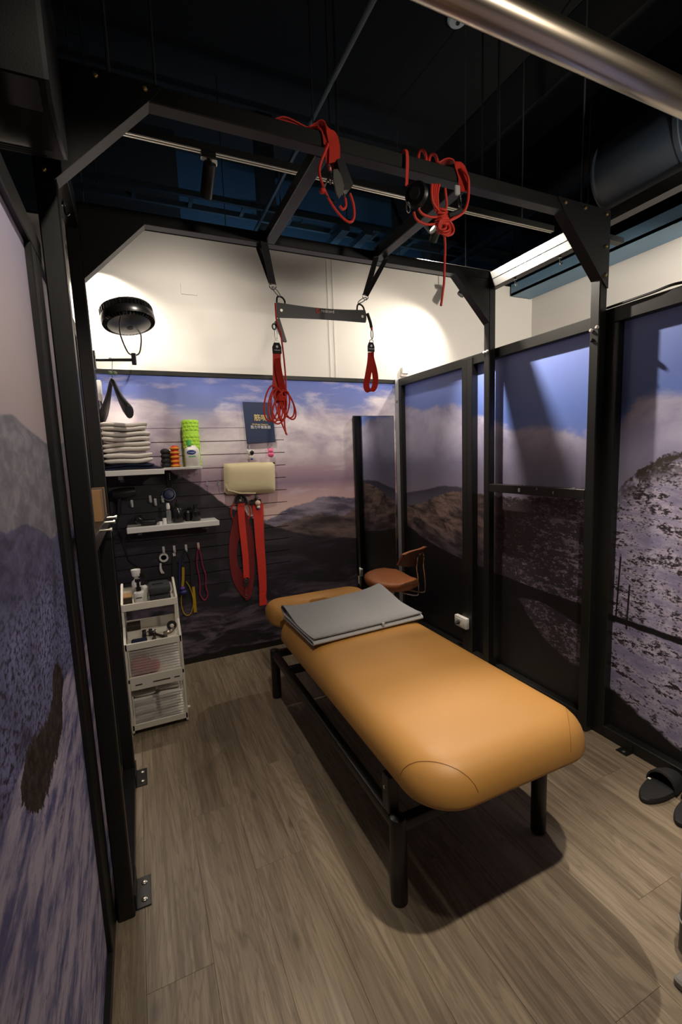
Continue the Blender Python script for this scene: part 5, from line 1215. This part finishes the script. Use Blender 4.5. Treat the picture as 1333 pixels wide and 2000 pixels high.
pu_ = T('purple_ball', (.28, 3.36, .5), 'purple and blue massage ball pack below the yellow band', 'ball')
p = P(357, 1152, 3.345); MB().blob((p.x, p.y, p.z+.01), .018, .014, .014).build('knob', 'purple', pu_); MB().blob((p.x+.004, p.y, p.z-.02), .026, .016, .018).build('ball', 'blue_band', pu_)
MB().ribbon(spl(pp_([(352, 1090), (351, 1120), (352, 1160)], 3.385), 4), XV, .012, .002).build('strap', 'blue_band', pu_)
pk = T('pink_band', (.42, 3.37, .5), 'pink exercise band hanging in a long loop', 'band', 'exercise bands')
MB().tube(spl(pp_([(388, 1072), (385, 1085), (385, 1105), (389, 1125), (391, 1145), (391, 1160), (397, 1171), (403, 1170), (406, 1160), (402, 1145), (402, 1125), (396, 1105), (392, 1085)], 3.376), 5, True), .005, 6, True).build('loop', 'pink_band', pk)

# ================================================================== WHITE TROLLEY
CX0, CX1 = -.147, .148
ctl = T('trolley', (0, 2.75, 0), 'white plastic storage trolley with two trays and two rippled bins', 'trolley')
side = [(2.92, .025), (2.60, .025), (2.60, .525), (2.612, .535), (2.68, .60), (2.685, .72), (2.70, .732), (2.885, .79), (2.92, .79)]
for x in (CX0, CX1-.012):
    fr_ = [(2.60, .02), (2.63, .02), (2.63, .515), (2.705, .59), (2.705, .70), (2.885, .75), (2.885, .02), (2.92, .02), (2.92, .79), (2.88, .79), (2.69, .728), (2.683, .60), (2.60, .53)]
    MB().prism(fr_, 'x', x, x+.012).build('side_frame', 'cart_white', ctl, False)
    if x < 0: MB().box((x+.003, 2.63, .05), (x+.007, 2.885, .51)).build('side_panel', 'cart_white', ctl, False)
I0, I1 = CX0+.012, CX1-.012
def trayp(y0, z, lip, nm):
    t = MB().box((I0, y0+.008, z), (I1, 2.915, z+.006)).build(nm, 'cart_white', ctl, False)
    MB().rbox((CX0+.002, y0-.002, z-.004), (CX1-.002, y0+.008, z+lip), .002).build('front_lip', 'cart_white', t, True); MB().box((I0, 2.908, z), (I1, 2.915, z+lip+.03)).build('back_lip', 'cart_white', t, False)
trayp(2.685, .69, .036, 'upper_tray'); trayp(2.602, .495, .034, 'lower_tray'); trayp(2.602, .31, .02, 'bin_shelf'); trayp(2.602, .035, .03, 'bottom_shelf')
MB().cyl((CX0+.006, 2.895, .765), (CX1-.006, 2.895, .765), .0055, 10).build('rail_rod', 'chrome', ctl)
def ripple(z0, z1, y, nm):
    prof = [(y-.006*abs(math.sin(math.pi*k/6)), z0+(z1-z0)*k/54) for k in range(55)]
    prof += [(y+.004, z1), (y+.004, z0)]
    b = MB().prism(prof, 'x', I0+.008, I1-.008).build(nm, 'ripple', ctl, True, 80)
    MB().rbox((I0+.002, y-.002, z0), (I0+.009, y+.005, z1), .001).rbox((I1-.009, y-.002, z0), (I1-.002, y+.005, z1), .001).build('door_frame', 'cart_white', b, False); return b
ripple(.345, .485, 2.606, 'rippled_bin_door'); ripple(.06, .21, 2.612, 'rippled_bin_door')
hb = MB().rbox((I0, 2.598, .262), (I1, 2.61, .34), .003).build('handle_band', 'cart_white', ctl, True)
for a, b in ((-.11, -.075), (-.02, .07), (.09, .12)): MB().box((a, 2.5965, .29), (b, 2.5985, .296)).build('slot', 'brown_tool', hb, False)
for x in (I0+.001, I1-.007): MB().prism([(2.60, .06), (2.612, .06), (2.66, .25), (2.648, .25)], 'x', x, x+.006).build('tilt_arm', 'cart_white', ctl, False)
for x in (CX0+.012, CX1-.012):
    for y in (2.64, 2.89): MB().lathe((x-.008, y, .016), [(0, 0), (.014, 0), (.016, .003), (.016, .013), (.014, .016), (0, .016)], 14, (1, 0, 0)).build('wheel', 'black_rubber', ctl)
MB().lathe((CX1, 2.62, .085), [(.008, 0), (.008, .012), (.005, .016), (0, .016)], 12, (1, 0, 0)).build('pivot_knob', 'white_plastic', ctl)

# contents of the trolley
gz = .6965
def pump(x, y, z, r, h, label, cap):
    t = T('pump_bottle', (x, y, z), label, 'bottle', 'bottles in the upper trolley tray')
    MB().lathe((x, y, z), [(0, 0), (r*.95, 0), (r, .004), (r, h*.8), (r*.9, h*.9), (r*.45, h), (0, h)], 18).build('body', 'white_plastic', t)
    if cap == 'black':
        MB().lathe((x, y, z+h), [(0, 0), (r*.5, 0), (r*.5, .02), (r*.3, .022), (r*.3, .05), (r*.55, .052), (r*.5, .07), (0, .07)], 14).tube([(x, y, z+h+.06), (x+.02, y-.012, z+h+.062), (x+.03, y-.018, z+h+.05)], .006, 8).build('pump', 'black_gloss', t)
    else:
        MB().lathe((x, y, z+h), [(0, 0), (r*.4, 0), (r*.4, .012), (r*.75, .02), (r*.95, .055), (r*.9, .058), (0, .056)], 16).build('cap', 'white_plastic', t)
    return t
b_ = pump(-.052, 2.735, gz, .028, .085, 'white bottle with black pump at the front of the upper tray', 'black')
text('WAX', .013, 'brown_tool', 'lettering', b_, (-.052, 2.7065, gz+.05), XV, ZV) if False else MB().box((-.068, 2.7062, gz+.048), (-.038, 2.7072, gz+.054)).build('print_band', 'grey_case', b_, False)
pump(-.028, 2.80, gz, .024, .10, 'white bottle behind the black pump bottle', 'black'); pump(-.06, 2.855, gz, .028, .125, 'tall white bottle with a flared white cap at the back of the upper tray', 'white')
gc = T('fabric_case', (.06, 2.8, gz), 'dark grey zipped fabric case in the upper trolley tray', 'case')
MB().rbox((.0, 2.72, gz), (.115, 2.87, gz+.045), .012, 2).build('lower_shell', 'grey_case', gc); MB().rbox((-.002, 2.718, gz+.046), (.117, 2.872, gz+.098), .018, 3).build('lid', 'grey_case', gc)
MB().tube(spl([(.117, 2.74, gz+.046), (.125, 2.76, gz+.055), (.124, 2.8, gz+.075), (.118, 2.83, gz+.085)], 4), .003, 6).build('strap', 'grey_edge', gc); MB().rbox((.02, 2.76, gz+.098), (.08, 2.79, gz+.1), .001).build('label_patch', 'black_plastic', gc)
bx_ = T('small_box', (-.11, 2.8, gz), 'small dark wooden box at the left of the upper trolley tray', 'box')
MB().rbox((-.132, 2.72, gz), (-.09, 2.80, gz+.055), .002).build('body', 'brown_tool', bx_, False); MB().rbox((-.133, 2.719, gz+.055), (-.089, 2.801, gz+.063), .002).build('lid', 'cardboard', bx_, False)
gz2 = .5015
wbx = T('carton', (-.1, 2.78, gz2), 'flat white carton at the back of the lower trolley tray', 'box')
MB().rbox((-.133, 2.76, gz2), (-.06, 2.83, gz2+.045), .002).build('body', 'cart_white', wbx, False); MB().rbox((-.133, 2.755, gz2+.045), (-.06, 2.835, gz2+.075), .003).build('lid', 'brown_tool', wbx, False)
rl_ = T('massage_roller', (-.04, 2.75, gz2), 'small black double-wheel roller in the lower trolley tray', 'roller')
MB().lathe((-.055, 2.745, gz2+.022), [(0, 0), (.02, 0), (.022, .004), (.022, .018), (.02, .022), (0, .022)], 16, (1, 0, 0)).build('wheel', 'black_rubber', rl_); MB().lathe((-.02, 2.755, gz2+.02), [(0, 0), (.018, 0), (.02, .004), (.02, .016), (.018, .02), (0, .02)], 16, (1, 0, 0)).build('wheel', 'black_rubber', rl_); MB().cyl((-.04, 2.745, gz2+.022), (.02, 2.755, gz2+.022), .006, 8).build('axle', 'chrome', rl_)
np_ = T('navy_pouch', (-.08, 2.67, gz2), 'flat navy blue pouch at the front of the lower trolley tray', 'pouch')
MB().slab(-.072, 2.672, .082, .072, .008, [(.004, gz2), (0, gz2+.004), (0, gz2+.01), (.006, gz2+.016), (.02, gz2+.018)], 4).build('pouch', 'navy', np_)
to = T('clamp_tool', (.03, 2.68, gz2), 'dark brown hinged clamp with two spread paddles in the lower trolley tray', 'tool')
for a0, b0 in (((.012, 2.75, gz2+.014), (.004, 2.645, gz2+.008)), ((.0, 2.75, gz2+.014), (.072, 2.655, gz2+.008))):
    a0, b0 = Vector(a0), Vector(b0); MB().tube([a0+(a0-b0)*.35, a0, a0+(b0-a0)*.5, a0+(b0-a0)*.7, a0+(b0-a0)*.9, b0], [.006, .008, .007, .009, .014, .006], 8).build('paddle', 'brown_tool', to)
MB().lathe((.008, 2.745, gz2+.016), [(.008, 0), (.008, .01), (0, .01)], 12).build('pivot', 'steel', to)
wt_ = T('metal_scraper', (.09, 2.74, gz2), 'curved shiny metal scraper on a pale dish in the lower trolley tray', 'tool')
MB().lathe((.085, 2.735, gz2), [(0, 0), (.034, 0), (.038, .006), (.036, .006), (.032, .003), (0, .003)], 24).build('dish', 'cart_white', wt_)
MB().tube(spl([(.06, 2.72, gz2+.014), (.08, 2.71, gz2+.02), (.1, 2.72, gz2+.022), (.115, 2.75, gz2+.02)], 4), .009, 8).build('blade', 'bronze_tool', wt_)
wl_ = T('wheel_roller', (.11, 2.8, gz2), 'black wheel with pale hub at the right of the lower trolley tray', 'roller')
MB().lathe((.108, 2.79, gz2+.028), [(.012, 0), (.026, 0), (.028, .004), (.028, .018), (.026, .022), (.012, .022)], 20, (0, -1, .2)).build('tyre', 'black_rubber', wl_); MB().lathe((.108, 2.789, gz2+.028), [(0, .002), (.012, 0), (.013, .02), (.004, .026), (0, .026)], 16, (0, -1, .2)).build('hub', 'cart_white', wl_)
rc = T('red_cloth', (-.07, 2.72, .317), 'crumpled red cloth behind the rippled bin door', 'cloth')
MB().blob((-.075, 2.69, .365), .055, .06, .05, 18, 10, .8).blob((-.015, 2.69, .345), .04, .05, .03, 16, 9, .8).build('cloth', 'red_cloth', rc)
towel(-.13, -.005, 2.63, 2.88, .045, .105, 51, 'folded_towel', 'lower white towel at left in the bottom trolley bin', 'white towels in the bottom trolley bin')
towel(-.13, -.008, 2.635, 2.88, .156, .08, 52, 'folded_towel', 'upper white towel at left in the bottom trolley bin', 'white towels in the bottom trolley bin')
towel(.004, .13, 2.63, 2.88, .045, .11, 53, 'folded_towel', 'lower white towel at right in the bottom trolley bin', 'white towels in the bottom trolley bin')
towel(.002, .13, 2.633, 2.88, .161, .09, 54, 'folded_towel', 'upper white towel at right in the bottom trolley bin', 'white towels in the bottom trolley bin')
